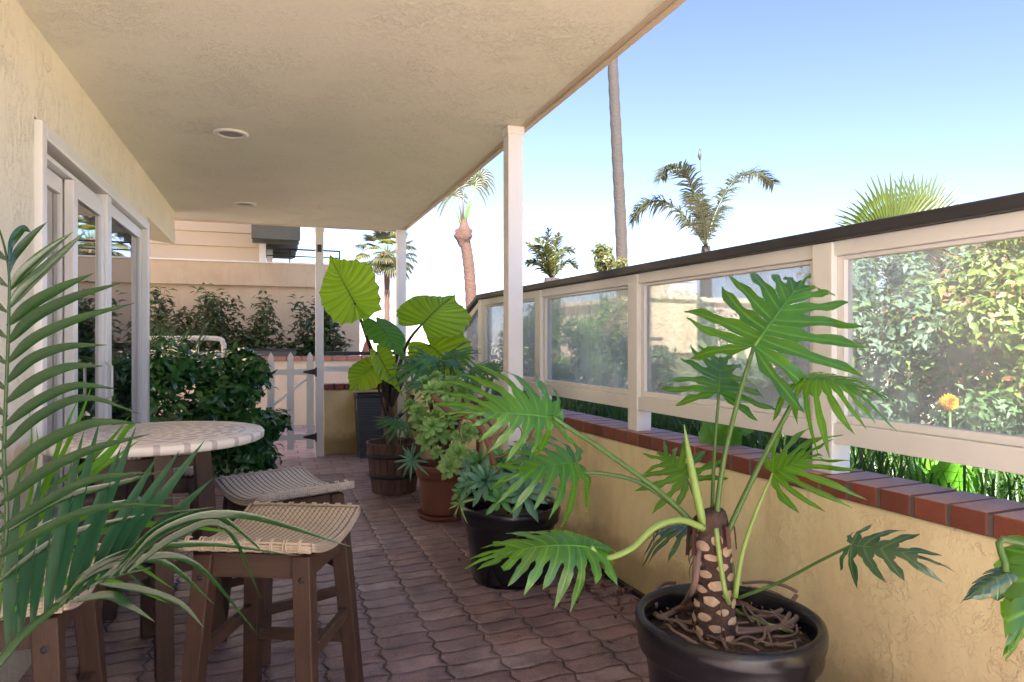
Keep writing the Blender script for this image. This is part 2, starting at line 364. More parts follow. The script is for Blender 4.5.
# sliding door
door = MB()
def yx(px): return PX(px, 341, HX).y
zt = 2.155
x0, x1 = HX - .10, HX + .028
door.box(x0, x1, 3.195, 3.26, 0, zt); door.box(x0, x1, 5.66, 5.735, 0, zt)
door.box(x0, x1, 3.262, 5.658, zt - .06, zt); door.box(x0, x1, 3.262, 5.658, 0, .05)
door.box(x0, x1 - .004, 4.36, 4.47, .052, zt - .062)
door_o = door.build('sliding_door', M['vinyl'], house, bevel=.006)
def sash(y0, y1, z0, z1, xc, w=.075):
    s_ = MB(); a, c = xc - .02, xc + .02
    s_.box(a, c, y0, y0 + w, z0, z1); s_.box(a, c, y1 - w, y1, z0, z1); s_.box(a, c, y0 + w, y1 - w, z1 - w, z1); s_.box(a, c, y0 + w, y1 - w, z0, z0 + w * 1.3)
    s_.build('sash', M['vinyl'], door_o, bevel=.004)
    g_ = MB(); g_.box(xc - .004, xc + .004, y0 + w, y1 - w, z0 + w * 1.3, z1 - w); g_.build('pane', M['doorglass'], door_o)
sash(3.27, 3.78, .055, 2.03, HX - .055); sash(3.72, 4.355, .055, 2.03, HX - .008); sash(4.475, 5.65, .055, 2.09, HX - .03)
b = MB(); b.box(x0 + .01, x1 - .03, 3.262, 4.358, 2.04, 2.06); b.build('track', M['cream'], door_o)
b = MB()
for k in range(60):
    y = 3.25 + k * .04; b.box(-1.25 + .02 * math.sin(k * 1.9), -1.235 + .02 * math.sin(k * 1.9), y, y + .039, .05, 2.3)
b.build('curtain', M['curtain'], house)
b = MB(); b.tube([(HX + .03, 4.28, .95), (HX + .06, 4.28, .97), (HX + .06, 4.28, 1.13), (HX + .03, 4.28, 1.15)], .008, 8); b.build('handle', M['white'], door_o)

def can_light(px, py, lab):
    c = PZ(px, py, ZC); t = thing('recessed_light', lab, 'ceiling light', (c.x, c.y, ZC), group='round recessed lights in the patio ceiling')
    b = MB(); b.lathe([(.098, -.001), (.1, -.008), (.088, -.014), (.07, -.012), (.066, .0)], c, 40); b.build('trim_ring', M['white'], t)
    b = MB(); b.lathe([(.067, -.006), (.04, -.009), (.001, -.0095)], c, 40); b.build('lens', M['lens'], t)
can_light(231, 133, 'round white recessed light nearer the viewer in the stucco ceiling')
can_light(245, 203.5, 'round white recessed light near the far end of the ceiling')

def post(name, x, y, w, lab, z1=ZC - .002, z0=0, base=True):
    t = thing(name, lab, 'post', (x, y, z0), group='white posts holding the patio roof')
    b = MB(); b.box(x - w / 2, x + w / 2, y - w / 2, y + w / 2, z0, z1); b.build('shaft', M['white'], t, bevel=.004)
    b = MB(); b.box(x - w / 2 - .006, x + w / 2 + .006, y - w / 2 - .006, y + w / 2 + .006, z1 - .05, z1 - .002); b.build('collar', M['white'], t, bevel=.003)
    return t
post('roof_post', 1.345, 3.80, .092, 'nearest white square post rising through the plants to the ceiling edge')
post('roof_post', 1.385, 7.72, .10, 'white post at the far outer corner of the ceiling, behind the big leaves')
gp = post('roof_post', .50, 7.83, .085, 'slim white post carrying the picket gate hinges at the patio end')
b = MB(); b.box(.475, .52, 7.775, 7.786, 2.25, 2.33); b.build('bracket', M['black'], gp)

# ------------------------------------------------------------------ low wall, brick cap
lw = thing('low_garden_wall', 'low yellow stucco wall with red brick cap under the glass screen', 'wall', tuple(W(3, 0, 0)))
b = MB(); b.fb(-3.0, 7.95, 0, .2, 0, .742); b.build('stucco_body', M['low'], lw, bevel=.01)
b = MB(); b.fb(-3.0, 7.95, -.006, .203, .743, .802); b.build('mortar_bed', M['mortar'], lw)
b = MB(); y = -3.0; k = 0
while y < 7.9:
    j = random.uniform(-.002, .002); b.fb(y, y + .100, -.009 + j, .208 + j, .744, .8065 + random.uniform(-.001, .001)); y += .1135; k += 1
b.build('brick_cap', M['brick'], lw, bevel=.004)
b = MB(); b.fb(-3, 7.8, -.03, -.004, 0, .022); b.build('drain_strip', M['black'], lw)

# ------------------------------------------------------------------ glass wind screen
ws = thing('glass_wind_screen', 'white framed glass wind screen with dark top rail on the brick cap', 'wind screen', tuple(W(3, .08, .8)))
PYS = [-1.83, -.6, .63, 1.865, 3.09, 4.27, 5.42]
def slope_z(y):   # top rail height along the screen
    if y <= 5.5: return 1.66
    if y <= 6.85: return 1.66 - (y - 5.5) / 1.35 * .51
    return 1.15
for y in PYS + [6.85, 7.80]:
    b = MB(); h = slope_z(y + .045) - .045; b.fb(y, y + .088, .035, .123, .806, h); b.build('post', M['cream'], ws, bevel=.004)
b = MB(); b.fb(-3, 5.5, .018, .14, 1.618, 1.66); b.fb(5.5, 6.85, .018, .14, 1.618, 1.66, 1.108, 1.15); b.fb(6.85, 7.89, .018, .14, 1.108, 1.15)
b.build('top_rail', M['dark_rail'], ws, bevel=.006)
GY = [-3.09] + PYS
M['glass'] = [pane_mat('dusty_glass_%d' % i, d, r_, (.93, .96, .97), p, dc) for i, (d, r_, p, dc) in enumerate([(.24, .0, 2.4, (.90, .90, .86)), (.24, .0, 2.2, (.84, .92, .88)), (.3, 0, 1.5, (.85, .88, .90))])]
for i in range(len(GY) - 1):
    y0, y1 = GY[i] + .088, GY[i + 1]
    b = MB(); b.fb(y0, y1, .042, .115, .915, .985); b.build('bottom_rail', M['cream'], ws, bevel=.003); b = MB(); b.fb(y0, y1, .045, .11, 1.565, 1.617); b.build('head_rail', M['cream'], ws, bevel=.003)
    b = MB(); b.fb(y0 + .001, y0 + .032, .058, .098, .986, 1.564); b.fb(y1 - .032, y1 - .001, .058, .098, .986, 1.564)
    b.fb(y0 + .032, y1 - .032, .058, .098, .986, 1.012); b.fb(y0 + .032, y1 - .032, .058, .098, 1.55, 1.564)
    fr = b.build('panel_frame', M['vinyl'], ws, bevel=.003)
    g_ = MB(); g_.fb(y0 + .032, y1 - .032, .075, .081, 1.012, 1.55); g_.build('pane', M['glass'][0 if i <= 4 else (1 if i == 5 else 2)], fr)
# far sloping part and level part
for (ya, yb) in ((5.51, 6.85), (6.94, 7.8)):
    za, zb = slope_z(ya) - .05, slope_z(yb) - .05
    b = MB(); b.fb(ya, yb, .042, .115, .915, .985); b.build('bottom_rail', M['cream'], ws); b = MB(); b.fb(ya, yb, .045, .11, za - .05, za, zb - .05, zb); b.build('head_rail', M['cream'], ws)
    g_ = MB(); g_.fb(ya, yb, .075, .081, .986, za - .05, .986, zb - .05); g_.build('pane', M['glass'][2], ws)

# end wall with rail
ew = thing('end_wall', 'short pale yellow wall with brick cap and rails behind dark planter', 'wall', (1.0, 7.9, 0))
b = MB(); b.box(.552, 1.46, 7.85, 8.05, 0, .722); b.build('stucco_body', M['endw'], ew, bevel=.01)
b = MB(); x = .552
while x < 1.45: b.box(x, min(x + .1, 1.455), 7.84, 8.06, .724, .79); x += .112
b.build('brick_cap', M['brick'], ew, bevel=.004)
b = MB(); b.box(.546, 1.45, 7.90, 7.96, .925, .985); b.build('middle_rail', M['white'], ew)
b = MB(); b.box(.546, 1.45, 7.88, 8.0, 1.11, 1.15); b.build('top_rail', M['dark_rail'], ew)

# picket gate
gt = thing('picket_gate', 'white wooden picket gate with black hinges at the patio end', 'gate', (0, 7.85, 0))
for k in range(5):
    xc = .40 - k * .203; w = .074
    b = MB(); prof = [(-w / 2, .085), (w / 2, .085), (w / 2, 1.03), (w / 2 - .014, 1.045), (w / 2 - .003, 1.075), (w / 2 - .012, 1.11), (0, 1.15), (-w / 2 + .012, 1.11), (-w / 2 + .003, 1.075), (-w / 2 + .014, 1.045), (-w / 2, 1.03)]
    n = len(prof); vs = [(xc + a, 7.83, z) for a, z in prof] + [(xc + a, 7.85, z) for a, z in prof]
    b.add(vs, [tuple(range(n)), tuple(range(2 * n - 1, n - 1, -1))] + [(i, i + n, (i + 1) % n + n, (i + 1) % n) for i in range(n)])
    b.build('picket', M['white'], gt)
for z in (.93, .215):
    b = MB(); b.box(-.42, .452, 7.852, 7.88, z - .032, z + .032); b.build('rail', M['white'], gt)
b = MB(); b.beam((-.36, 7.866, .27), (.42, 7.866, .9), .026, .085, (0, -1, 0)); b.build('brace', M['white'], gt)
for z in (.93, .215):
    b = MB(); b.box(.452, .47, 7.775, 7.784, z - .05, z + .05)
    b.add([(.455, 7.819, z - .035), (.455, 7.819, z + .035), (.33, 7.819, z + .008), (.33, 7.819, z - .008), (.455, 7.828, z - .035), (.455, 7.828, z + .035), (.33, 7.828, z + .008), (.33, 7.828, z - .008)], [(0, 1, 2, 3), (7, 6, 5, 4), (0, 4, 5, 1), (1, 5, 6, 2), (2, 6, 7, 3), (3, 7, 4, 0)])
    b.build('hinge', M['black'], gt)

# ------------------------------------------------------------------ far buildings
fb_ = thing('neighbor_house', 'salmon house with lap siding above and plain plaster wall below', 'house', (-3, 12.5, 0))
Yb = 12.5
b = MB(); z = 2.63; 
while z < 6.2:
    b.hexa([(-9, Yb - .03, z), (-.2, Yb - .03, z), (-.2, Yb + .1, z), (-9, Yb + .1, z), (-9, Yb - .008, z + .235), (-.2, Yb - .008, z + .235), (-.2, Yb + .1, z + .235), (-9, Yb + .1, z + .235)]); z += .238
b.build('siding', M['siding'], fb_)
b = MB(); b.box(-9, 1.5, Yb, Yb + 6, -.02, 2.21); b.box(-9, 1.15, Yb - .09, Yb + 6, 2.212, 2.60); b.box(-9, -.2, Yb + .1, Yb + 6, 2.62, 6.3); b.build('wall', M['plaster'], fb_)
b = MB(); b.box(-.2, -.09, Yb - .06, Yb + .12, 2.61, 6.3); b.box(-9, 1.17, Yb - .12, Yb - .0, 2.60, 2.625); b.build('trim', M['white'], fb_)
b = MB(); b.box(-.085, .02, Yb + .3, Yb + .34, 2.63, 4.6); b.build('window', M['steel'], fb_)
b = MB(); b.box(-.3, .42, Yb - .9, Yb + 2.5, 2.98, 3.06)
for k in range(6): b.box(-.3, .44, Yb - .9 + k * .5, Yb - .86 + k * .5, 2.9, 2.98)
b.box(.30, .44, Yb - .9, Yb + 2.5, 3.07, 3.6); b.box(-.3, .44, Yb - .95, Yb - .9, 2.9, 3.6); b.build('eave', M['eave'], fb_)
b = MB(); b.tube([(-.08, Yb - .05, 2.86), (1.15, Yb - .05, 2.86)], .016, 6); b.tube([(-.08, Yb - .05, 2.74), (1.15, Yb - .05, 2.74)], .012, 6)
for x in (.3, .75, 1.14): b.tube([(x, Yb - .05, 2.6), (x, Yb - .05, 2.86)], .014, 6)
b.build('balcony_rail', M['black'], fb_)
sw = thing('boundary_wall', 'sunlit cream wall with red brick cap beyond the picket gate', 'wall', (0, 10.85, 0))
b = MB(); b.box(-6, 3.4, 10.8, 11.0, -.02, .97); b.build('stucco_body', M['creamwall'], sw)
b = MB(); x = -6
while x < 3.4: b.box(x, x + .21, 10.77, 11.03, .972, 1.04); x += .222
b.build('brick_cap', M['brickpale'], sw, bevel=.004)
fh = thing('distant_house', 'low pinkish beige house with one white window beyond the garden', 'house', tuple(P(700, 345, 17)))
A_ = P(640, 341, 16); B_ = P(790, 341, 18); dA = (B_ - A_); dA.z = 0; dn = V((dA.y, -dA.x, 0)).normalized()
def quadbox(b, p, q, z0, z1, t0, t1):
    b.hexa([V((*(p + dn * t1).xy, z0)), V((*(q + dn * t1).xy, z0)), V((*(q + dn * t0).xy, z0)), V((*(p + dn * t0).xy, z0)), V((*(p + dn * t1).xy, z1)), V((*(q + dn * t1).xy, z1)), V((*(q + dn * t0).xy, z1)), V((*(p + dn * t0).xy, z1))])
b = MB(); quadbox(b, A_, B_, 0, 2.22, -5, 0); b.build('wall', M['tanhouse'], fh)
b = MB(); quadbox(b, A_ - dA * .02, B_ + dA * .02, 2.222, 2.34, -5.1, .12); b.build('roof', M['fascia'], fh)
b = MB(); quadbox(b, A_ + dA * .16, A_ + dA * .34, 1.55, 2.12, 0.004, .05); b.build('window', M['white'], fh)

um = thing('patio_umbrella', 'closed reddish umbrella behind the far rail', 'umbrella', tuple(P(368, 341, 13).xy) + (0,))
c = P(368, 341, 13); b = MB(); b.tube([(c.x, c.y, 0), (c.x, c.y, 1.3)], .025, 8); b.build('pole', M['white'], um)
b = MB(); b.lathe([(.12, .75), (.15, .8), (.13, 1.05), (.075, 1.2), (.02, 1.32)], (c.x, c.y, 0), 16, wob=.12); b.build('canopy', M['umb'], um)

# white pipe rail behind the bush
pr_ = thing('pipe_railing', 'white pipe railing with rounded corner behind the glossy bush', 'railing', (-1.2, 8.6, 0))
b = MB(); b.tube(smooth_path([(-2.6, 8.6, 1.30), (-1.2, 8.6, 1.30), (-.62, 8.6, 1.30), (-.53, 8.6, 1.24), (-.52, 8.6, 1.1), (-.52, 8.6, 0)], 5), .028, 10); b.build('top_pipe', M['white'], pr_)
b = MB()
for x in (-2.3, -2.0, -1.7, -1.4, -1.1, -.8): b.tube([(x, 8.6, 0), (x, 8.6, 1.29)], .014, 8)
b.tube([(-2.6, 8.6, 1.12), (-.53, 8.6, 1.12)], .016, 8); b.build('baluster_rails', M['white'], pr_)

# ================================================================== FURNITURE
def weave(name, c1, c2, dark, wx=.0145, da=.8):
    t = NT(name); co = t.coord(); sp = t.add('ShaderNodeSeparateXYZ'); t.link(co, sp.inputs[0])
    x, y = sp.outputs[0], sp.outputs[1]
    a = t.math('SINE', t.math('MULTIPLY', x, 2 * PI / wx)); b_ = t.math('SINE', t.math('MULTIPLY', y, 2 * PI / .021))
    px = t.math('ABSOLUTE', t.math('SINE', t.math('MULTIPLY', x, PI / wx))); py = t.math('ABSOLUTE', t.math('SINE', t.math('MULTIPLY', y, PI / .021)))
    ck = t.math('MULTIPLY', a, b_)
    h = t.math('ADD', t.math('MULTIPLY', px, .6), t.math('MULTIPLY', ck, .4))
    cl = t.mix(t.noise(t.mapping(co, (60, 4, 4)), 1, 3), c1, c2)
    cl = t.mix(t.ramp(px, [(.15, da), (.6, 0)]), cl, dark)
    cl = t.mix(t.ramp(ck, [(0, .35), (.5, 0)]), cl, dark)
    t.set(color=cl, rough=.5, spec=.4, normal=t.bump(h, .9, .004)); return t.m
M['weave_tan'] = weave('tan_wicker', (.74, .64, .49), (.58, .48, .35), (.13, .085, .06), .018, .9)
M['weave_lit'] = weave('lit_wicker', (.80, .77, .72), (.66, .62, .57), (.05, .04, .035), .0215, 1.)  # whitish tone and strong stripes of the light angle, put into the colour
M['strand'] = plain('wicker_strand', (.52, .43, .32), .5, .35, 60, .2, 80)
M['strand_lit'] = plain('lit_strand', (.50, .46, .41), .5, .3, 60, .2, 80)  # edge strands toned to match the lit-looking seat

def make_stool(lab, wm, sm, grp='saddle bar stools round the mosaic table'):
    t = thing('bar_stool', lab, 'stool', (0, 0, 0), group=grp)
    LX, LY, ZS = .205, .235, .625      # half sizes; the seat dips along Y
    def zs(y): return ZS + .045 * (abs(y) / LY) ** 2
    b = MB(); nx, ny = 12, 24; th = .035
    def rowpts(zo, ins):
        out = []
        for j in range(ny + 1):
            y = lerp(-LY, LY, j / ny)
            for i in range(nx + 1):
                x = lerp(-LX, LX, i / nx); q = max(abs(x) / LX, abs(y) / LY); e = .008 * max(0, (q - .86) / .14) ** 2
                out.append((x * ins, y * ins, zs(y) + zo - (e if zo >= 0 else -e)))
        return out
    top = rowpts(0, 1); bot = rowpts(-th, .985); n = len(top)
    fs = [(j * (nx + 1) + i, j * (nx + 1) + i + 1, (j + 1) * (nx + 1) + i + 1, (j + 1) * (nx + 1) + i) for j in range(ny) for i in range(nx)]
    fb2 = [tuple(q + n for q in reversed(f)) for f in fs]
    rim = [i for i in range(nx + 1)] + [j * (nx + 1) + nx for j in range(1, ny + 1)] + [ny * (nx + 1) + i for i in range(nx - 1, -1, -1)] + [j * (nx + 1) for j in range(ny - 1, 0, -1)]
    sd = [(rim[k], rim[k] + n, rim[(k + 1) % len(rim)] + n, rim[(k + 1) % len(rim)]) for k in range(len(rim))]
    b.add(top + bot, fs + fb2 + sd, None, True); seat = b.build('seat', wm, t)
    # bound edge: long strands with pairs of wraps
    b = MB()
    for e in range(2):
        s_ = 1 if e else -1
        for k in range(4):
            b.tube([(x, s_ * (LY + .003 + (.002 if k in (1, 2) else 0)), zs(LY) - .006 - k * .008 + random.uniform(-.001, .001)) for x in np.linspace(-LX, LX, 12)], .0045, 6)
        for x in np.arange(-LX + .02, LX - .01, .044):
            for dx in (0, .009):
                xx = x + dx + random.uniform(-.002, .002)
                b.tube(smooth_path([(xx, s_ * (LY - .02), zs(LY) + .0), (xx, s_ * (LY - .004), zs(LY) + .004), (xx, s_ * (LY + .009), zs(LY) - .008), (xx, s_ * (LY + .009), zs(LY) - .028), (xx, s_ * (LY - .008), zs(LY) - .037)], 3), .0032, 5)
        for k in range(3):
            b.tube([(s_ * (LX + .002), y, zs(y) - .008 - k * .009) for y in np.linspace(-LY, LY, 16)], .005, 6)
    b.build('edge_binding', sm, seat)
    # splayed legs
    lt = {}; 
    for i, (sx, sy) in enumerate(((-1, -1), (1, -1), (1, 1), (-1, 1))):
        a = V((sx * .155, sy * .165, 0)); f = V((sx * .195, sy * .225, 0)); ztop = zs(a.y) - th - .001
        b = MB(); w = .029
        p = []
        for z, c in ((0, f), (ztop, a)):
            w_ = w if z else w * .9
            p += [(c.x - w_, c.y - w_, z), (c.x + w_, c.y - w_, z), (c.x + w_, c.y + w_, z), (c.x - w_, c.y + w_, z)]
        b.hexa(p); lg = b.build('leg', M['legwood'], t, bevel=.004)
        b = MB(); z = .54; q = lerp(f, a, z / ztop); b.lathe([(.0, 0), (.009, 0), (.009, .003), (.004, .0035), (.0, .002)], (0, 0, 0), 12)
        b.v = [(q.x + x, q.y + sy * (w * .93 + zz) , z + y) for x, y, zz in b.v]; b.build('bolt', M['iron'], lg)
        lt[i] = (f, a, ztop)
    def at(i, z): f, a, zt_ = lt[i]; q = lerp(f, a, z / zt_); return V((q.x, q.y, z))
    for i, j, z in ((0, 1, .20), (2, 3, .20), (1, 2, .30), (3, 0, .30)):
        b = MB(); b.beam(at(i, z), at(j, z), .024, .04); b.build('stretcher', M['apwood'], t, bevel=.003)
    for i, j in ((0, 1), (2, 3)):
        p, q = at(i, .575), at(j, .575); b = MB(); b.beam(p, q, .022, .075); b.build('apron', M['apwood'], t, bevel=.003)
    for i, j in ((1, 2), (3, 0)):   # curved side aprons follow the dip
        p, q = at(i, .565), at(j, .565); b = MB(); vs = []; m = 12
        for k in range(m + 1):
            y = lerp(p.y, q.y, k / m); x = p.x; zt2 = zs(y) - th - .001; vs += [(x - .011, y, .53), (x + .011, y, .53), (x + .011, y, zt2), (x - .011, y, zt2)]
        b.add(vs, [(k * 4 + a_, k * 4 + (a_ + 1) % 4, k * 4 + 4 + (a_ + 1) % 4, k * 4 + 4 + a_) for k in range(m) for a_ in range(4)])
        b.build('apron', M['apwood'], t)
    return t
s1 = make_stool('nearest bar stool with tan wicker saddle seat, right of the round table', M['weave_tan'], M['strand'])
def place(o, x, y, a, lab=None):
    o.location = (x, y, 0); o.rotation_euler = (0, 0, a)
    if lab: o['label'] = lab
    return o
s2 = make_stool('bar stool with wicker seat toned pale as if lit, just behind the nearest stool', M['weave_lit'], M['strand_lit'])
s3 = copy_tree(s1); s4 = copy_tree(s2)
place(s1, .02, 2.42, R(-24)); place(s2, .05, 3.14, R(24))
place(s3, -.665, 2.09, 0, 'bar stool half hidden by the palm fronds at the bottom left')
place(s4, -.52, 3.80, R(4), 'bar stool behind the round table, between table legs and glossy bush')

# mosaic bar table
tb = thing('bar_table', 'round stone mosaic bar table with dark splayed wooden legs', 'table', (-.44, 3.08, 0))
def mosaic():
    t = NT('stone_mosaic'); co = t.coord(); sp = t.add('ShaderNodeSeparateXYZ'); t.link(co, sp.inputs[0]); x, y = sp.outputs[0], sp.outputs[1]
    r = t.math('SQRT', t.math('ADD', t.math('MULTIPLY', x, x), t.math('MULTIPLY', y, y))); an = t.math('ARCTAN2', y, x)
    rows = t.math('DIVIDE', r, .052); ri = t.math('FLOOR', rows)
    nseg = 18
    seg = t.math('ADD', t.math('MULTIPLY', an, nseg / (2 * PI)), t.math('MULTIPLY', ri, .5))
    fs = t.math('ABSOLUTE', t.math('SUBTRACT', t.math('FRACT', seg), .5)); fr = t.math('ABSOLUTE', t.math('SUBTRACT', t.math('FRACT', rows), .5))
    dia = t.math('ADD', fs, fr)             # lozenges
    isl = t.math('LESS_THAN', dia, .46); inner = t.math('LESS_THAN', r, .335)
    lz = t.math('MULTIPLY', isl, inner)
    wn = t.add('ShaderNodeTexWhiteNoise'); cb = t.add('ShaderNodeCombineXYZ'); t.link(t.math('FLOOR', seg), cb.inputs[0]); t.link(ri, cb.inputs[1]); t.link(cb.outputs[0], wn.inputs['Vector'])
    base = t.mix(t.noise(co, 12, 4), (.84, .81, .76), (.70, .66, .61)); lo = t.mix(wn.outputs['Value'], (.50, .40, .42), (.60, .50, .50))
    cl = t.mix(lz, base, lo)
    rim = t.math('MULTIPLY', an, 26 / (2 * PI)); fr2 = t.math('FRACT', rim); blk = t.math('MULTIPLY', t.math('LESS_THAN', fr2, .22), t.math('GREATER_THAN', r, .372))
    cl = t.mix(blk, cl, (.50, .45, .45))
    jn = t.math('LESS_THAN', t.math('ABSOLUTE', t.math('SUBTRACT', dia, .46)), .03)
    ring = t.math('LESS_THAN', t.math('ABSOLUTE', t.math('SUBTRACT', r, .336)), .003)
    cl = t.mix(t.math('MULTIPLY', t.math('MAXIMUM', t.math('MULTIPLY', jn, inner), ring), .6), cl, (.40, .36, .32))
    t.set(color=cl, rough=.38, spec=.5, normal=t.bump(t.noise(co, 50, 4), .2, .002)); return t.m
b = MB(); tz = .90; b.lathe([(0.001, tz - .036), (.398, tz - .036), (.41, tz - .030), (.412, tz - .008), (.405, tz), (.0, tz)], (-.44, 3.08, 0), 96)
b.f = [f for f in b.f]; b.build('tabletop', mosaic(), tb)
for k in range(4):
    a = R(-75 + 90 * k); d = V((math.cos(a), math.sin(a), 0)); c = V((-.44, 3.08, 0)); q = []
    sd = V((-d.y, d.x, 0))
    for z, rr, w in ((0, .235, .031), (tz - .037, .165, .033)):
        m_ = c + d * rr; q += [m_ - d * w - sd * w, m_ + d * w - sd * w, m_ + d * w + sd * w, m_ - d * w + sd * w]
        for i in range(1, 5): q[-i] = V((q[-i].x, q[-i].y, z))
    b = MB(); b.hexa(q); b.build('leg', M['legwood'], tb, bevel=.004)
for k in range(2):
    a = R(-75 + 90 * k); d = V((math.cos(a), math.sin(a), 0)) * .2; z = .3 + .042 * k
    b = MB(); b.beam(c - d + V((0, 0, z)), c + d + V((0, 0, z)), .03, .04); b.build('stretcher', M['apwood'], tb)
    z = .82; b = MB(); b.beam(c - d * .85 + V((0, 0, z - .045 * k)), c + d * .85 + V((0, 0, z - .045 * k)), .03, .044); b.build('top_brace', M['apwood'], tb)

# ================================================================== PLANTERS
def nursery_pot(lab, c, r, h, m, n=48, soil=.8, name='plant_pot', cat='pot', saucer=False, group=None, rb=.72):
    t = thing(name, lab, cat, (c[0], c[1], 0), group=group); cx = (c[0], c[1], 0)
    zb = .03 if saucer else 0
    b = MB(); b.lathe([(.001, zb), (r * rb, zb), (r * (rb + .03), zb + .02), (r * .86, h * .62), (r * .885, h * .72), (r * .90, h * .76), (r * .955, h * .775), (r * .97, h * .80), (r * .97, h * .87),
        (r * .995, h * .89), (r * 1.0, h * .93), (r * 1.0, h * .96), (r * .985, h * .99), (r * .95, h), (r * .905, h * .992), (r * .88, h * .96), (r * .86, h * .80)], cx, n)
    b.build('pot_body', m, t)
    b = MB(); b.lathe([(r * .865, h * soil), (r * .6, h * (soil + .02)), (r * .3, h * (soil + .05)), (.001, h * (soil + .04))], cx, n, wob=.004); b.build('soil', M['soil'], t)
    if saucer:
        b = MB(); b.lathe([(.001, 0), (r * .86, 0), (r * .95, .035), (r * .93, .037), (r * .86, .012), (.001, .012)], cx, n); b.build('saucer', m, t)
    return t
cP = P(728, 617, 2.03); potA = nursery_pot('largest black plastic pot, holding the split leaf philodendron in front', (cP.x, cP.y), .272, .46, M['plastic'], soil=.855)
cB = P(510, 503, 3.68); potB = nursery_pot('black plastic pot of blue green rosettes by the white post', (cB.x, cB.y), .272, .40, M['plastic'])
cT = P(445, 470, 4.97); potT = nursery_pot('terracotta coloured pot with saucer between the barrel and the black pot', (cT.x, cT.y), .215, .385, M['terra'], saucer=True, rb=.75)

# barrel planter
cW = P(394, 441, 5.80); bl = thing('barrel_planter', 'half barrel wooden planter with two dark iron hoops', 'planter', (cW.x, cW.y, 0))
ns = 22; R0, R1, HB = .185, .235, .42
def staves():
    t = NT('barrel_stave'); co = t.coord(); g = t.add('ShaderNodeNewGeometry')
    n = t.noise(t.mapping(co, (18, 18, 2)), 2, 6, .7); cl = t.mix(g.outputs['Random Per Island'], (.20, .115, .085), (.12, .065, .05)); cl = t.mix(t.math('MULTIPLY', n, .8), cl, (.07, .035, .03))
    t.set(color=cl, rough=.7, normal=t.bump(n, .4, .004)); return t.m
b = MB()
for k in range(ns):
    a0, a1 = 2 * PI * k / ns + .012, 2 * PI * (k + 1) / ns - .012
    q = []
    for z, r in ((0, R0), (HB, R1)):
        q += [(cW.x + rr * math.cos(a), cW.y + rr * math.sin(a), z) for rr, a in ((r - .018, a0), (r, a0), (r, a1), (r - .018, a1))]
    b.hexa([q[0], q[1], q[2], q[3], q[4], q[5], q[6], q[7]])
st = b.build('staves', staves(), bl, bevel=.003)
for z in (.13, .30):
    r = lerp(R0, R1, z / HB) + .002; r2 = lerp(R0, R1, (z + .035) / HB) + .002
    b = MB(); b.lathe([(r, z), (r + .003, z), (r2 + .003, z + .035), (r2, z + .035)], (cW.x, cW.y, 0), 66); b.build('hoop', M['iron'], bl)
b = MB(); b.lathe([(R1 - .025, .36), (.1, .375), (.001, .38)], (cW.x, cW.y, 0), 30); b.build('soil', M['soil'], bl)
b = MB(); b.lathe([(R0 - .02, .02), (.001, .02)], (cW.x, cW.y, 0), 30); b.build('bottom', M['legwood'], bl)

# tall dark woven planter
def rattan():
    t = NT('dark_rattan'); co = t.coord(); sp = t.add('ShaderNodeSeparateXYZ'); t.link(co, sp.inputs[0])
    h = t.math('ABSOLUTE', t.math('SINE', t.math('MULTIPLY', t.math('ADD', sp.outputs[2], t.math('MULTIPLY', t.noise(co, 9, 3), .012)), PI / .017)))
    t.set(color=t.mix(h, (.03, .035, .045), (.10, .12, .15)), rough=.45, normal=t.bump(h, .9, .006)); return t.m
cD = PZ(374, 458, 0) + V((0, .17, 0)); tp = thing('tall_planter', 'tall square black woven planter standing before the end wall', 'planter', (cD.x, cD.y, 0))
b = MB(); q = []
for z, w in ((0, .145), (.66, .175)): q += [(cD.x - w, cD.y - w, z), (cD.x + w, cD.y - w, z), (cD.x + w, cD.y + w, z), (cD.x - w, cD.y + w, z)]
b.hexa(q); b.f.pop(1 - 0); b.sm.pop(); b.build('body', rattan(), tp)
b = MB(); w = .182; 
for (xa, xb, ya, yb) in ((-w, w, -w, -w + .03), (-w, w, w - .03, w), (-w, -w + .03, -w + .03, w - .03), (w - .03, w, -w + .03, w - .03)): b.box(cD.x + xa, cD.x + xb, cD.y + ya, cD.y + yb, .655, .69)
b.build('rim', M['plastic'], tp, bevel=.003)
b = MB(); b.box(cD.x - .15, cD.x + .15, cD.y - .15, cD.y + .15, .5, .6); b.build('soil', M['soil'], tp)
b = MB(); b.box(cD.x - .172, cD.x - .168, cD.y - .11, cD.y - .04, .52, .64); b.v = [(x - .006, y, z) for x, y, z in b.v]; b.build('care_label', plain('green_label', (.30, .5, .36), .5), tp)

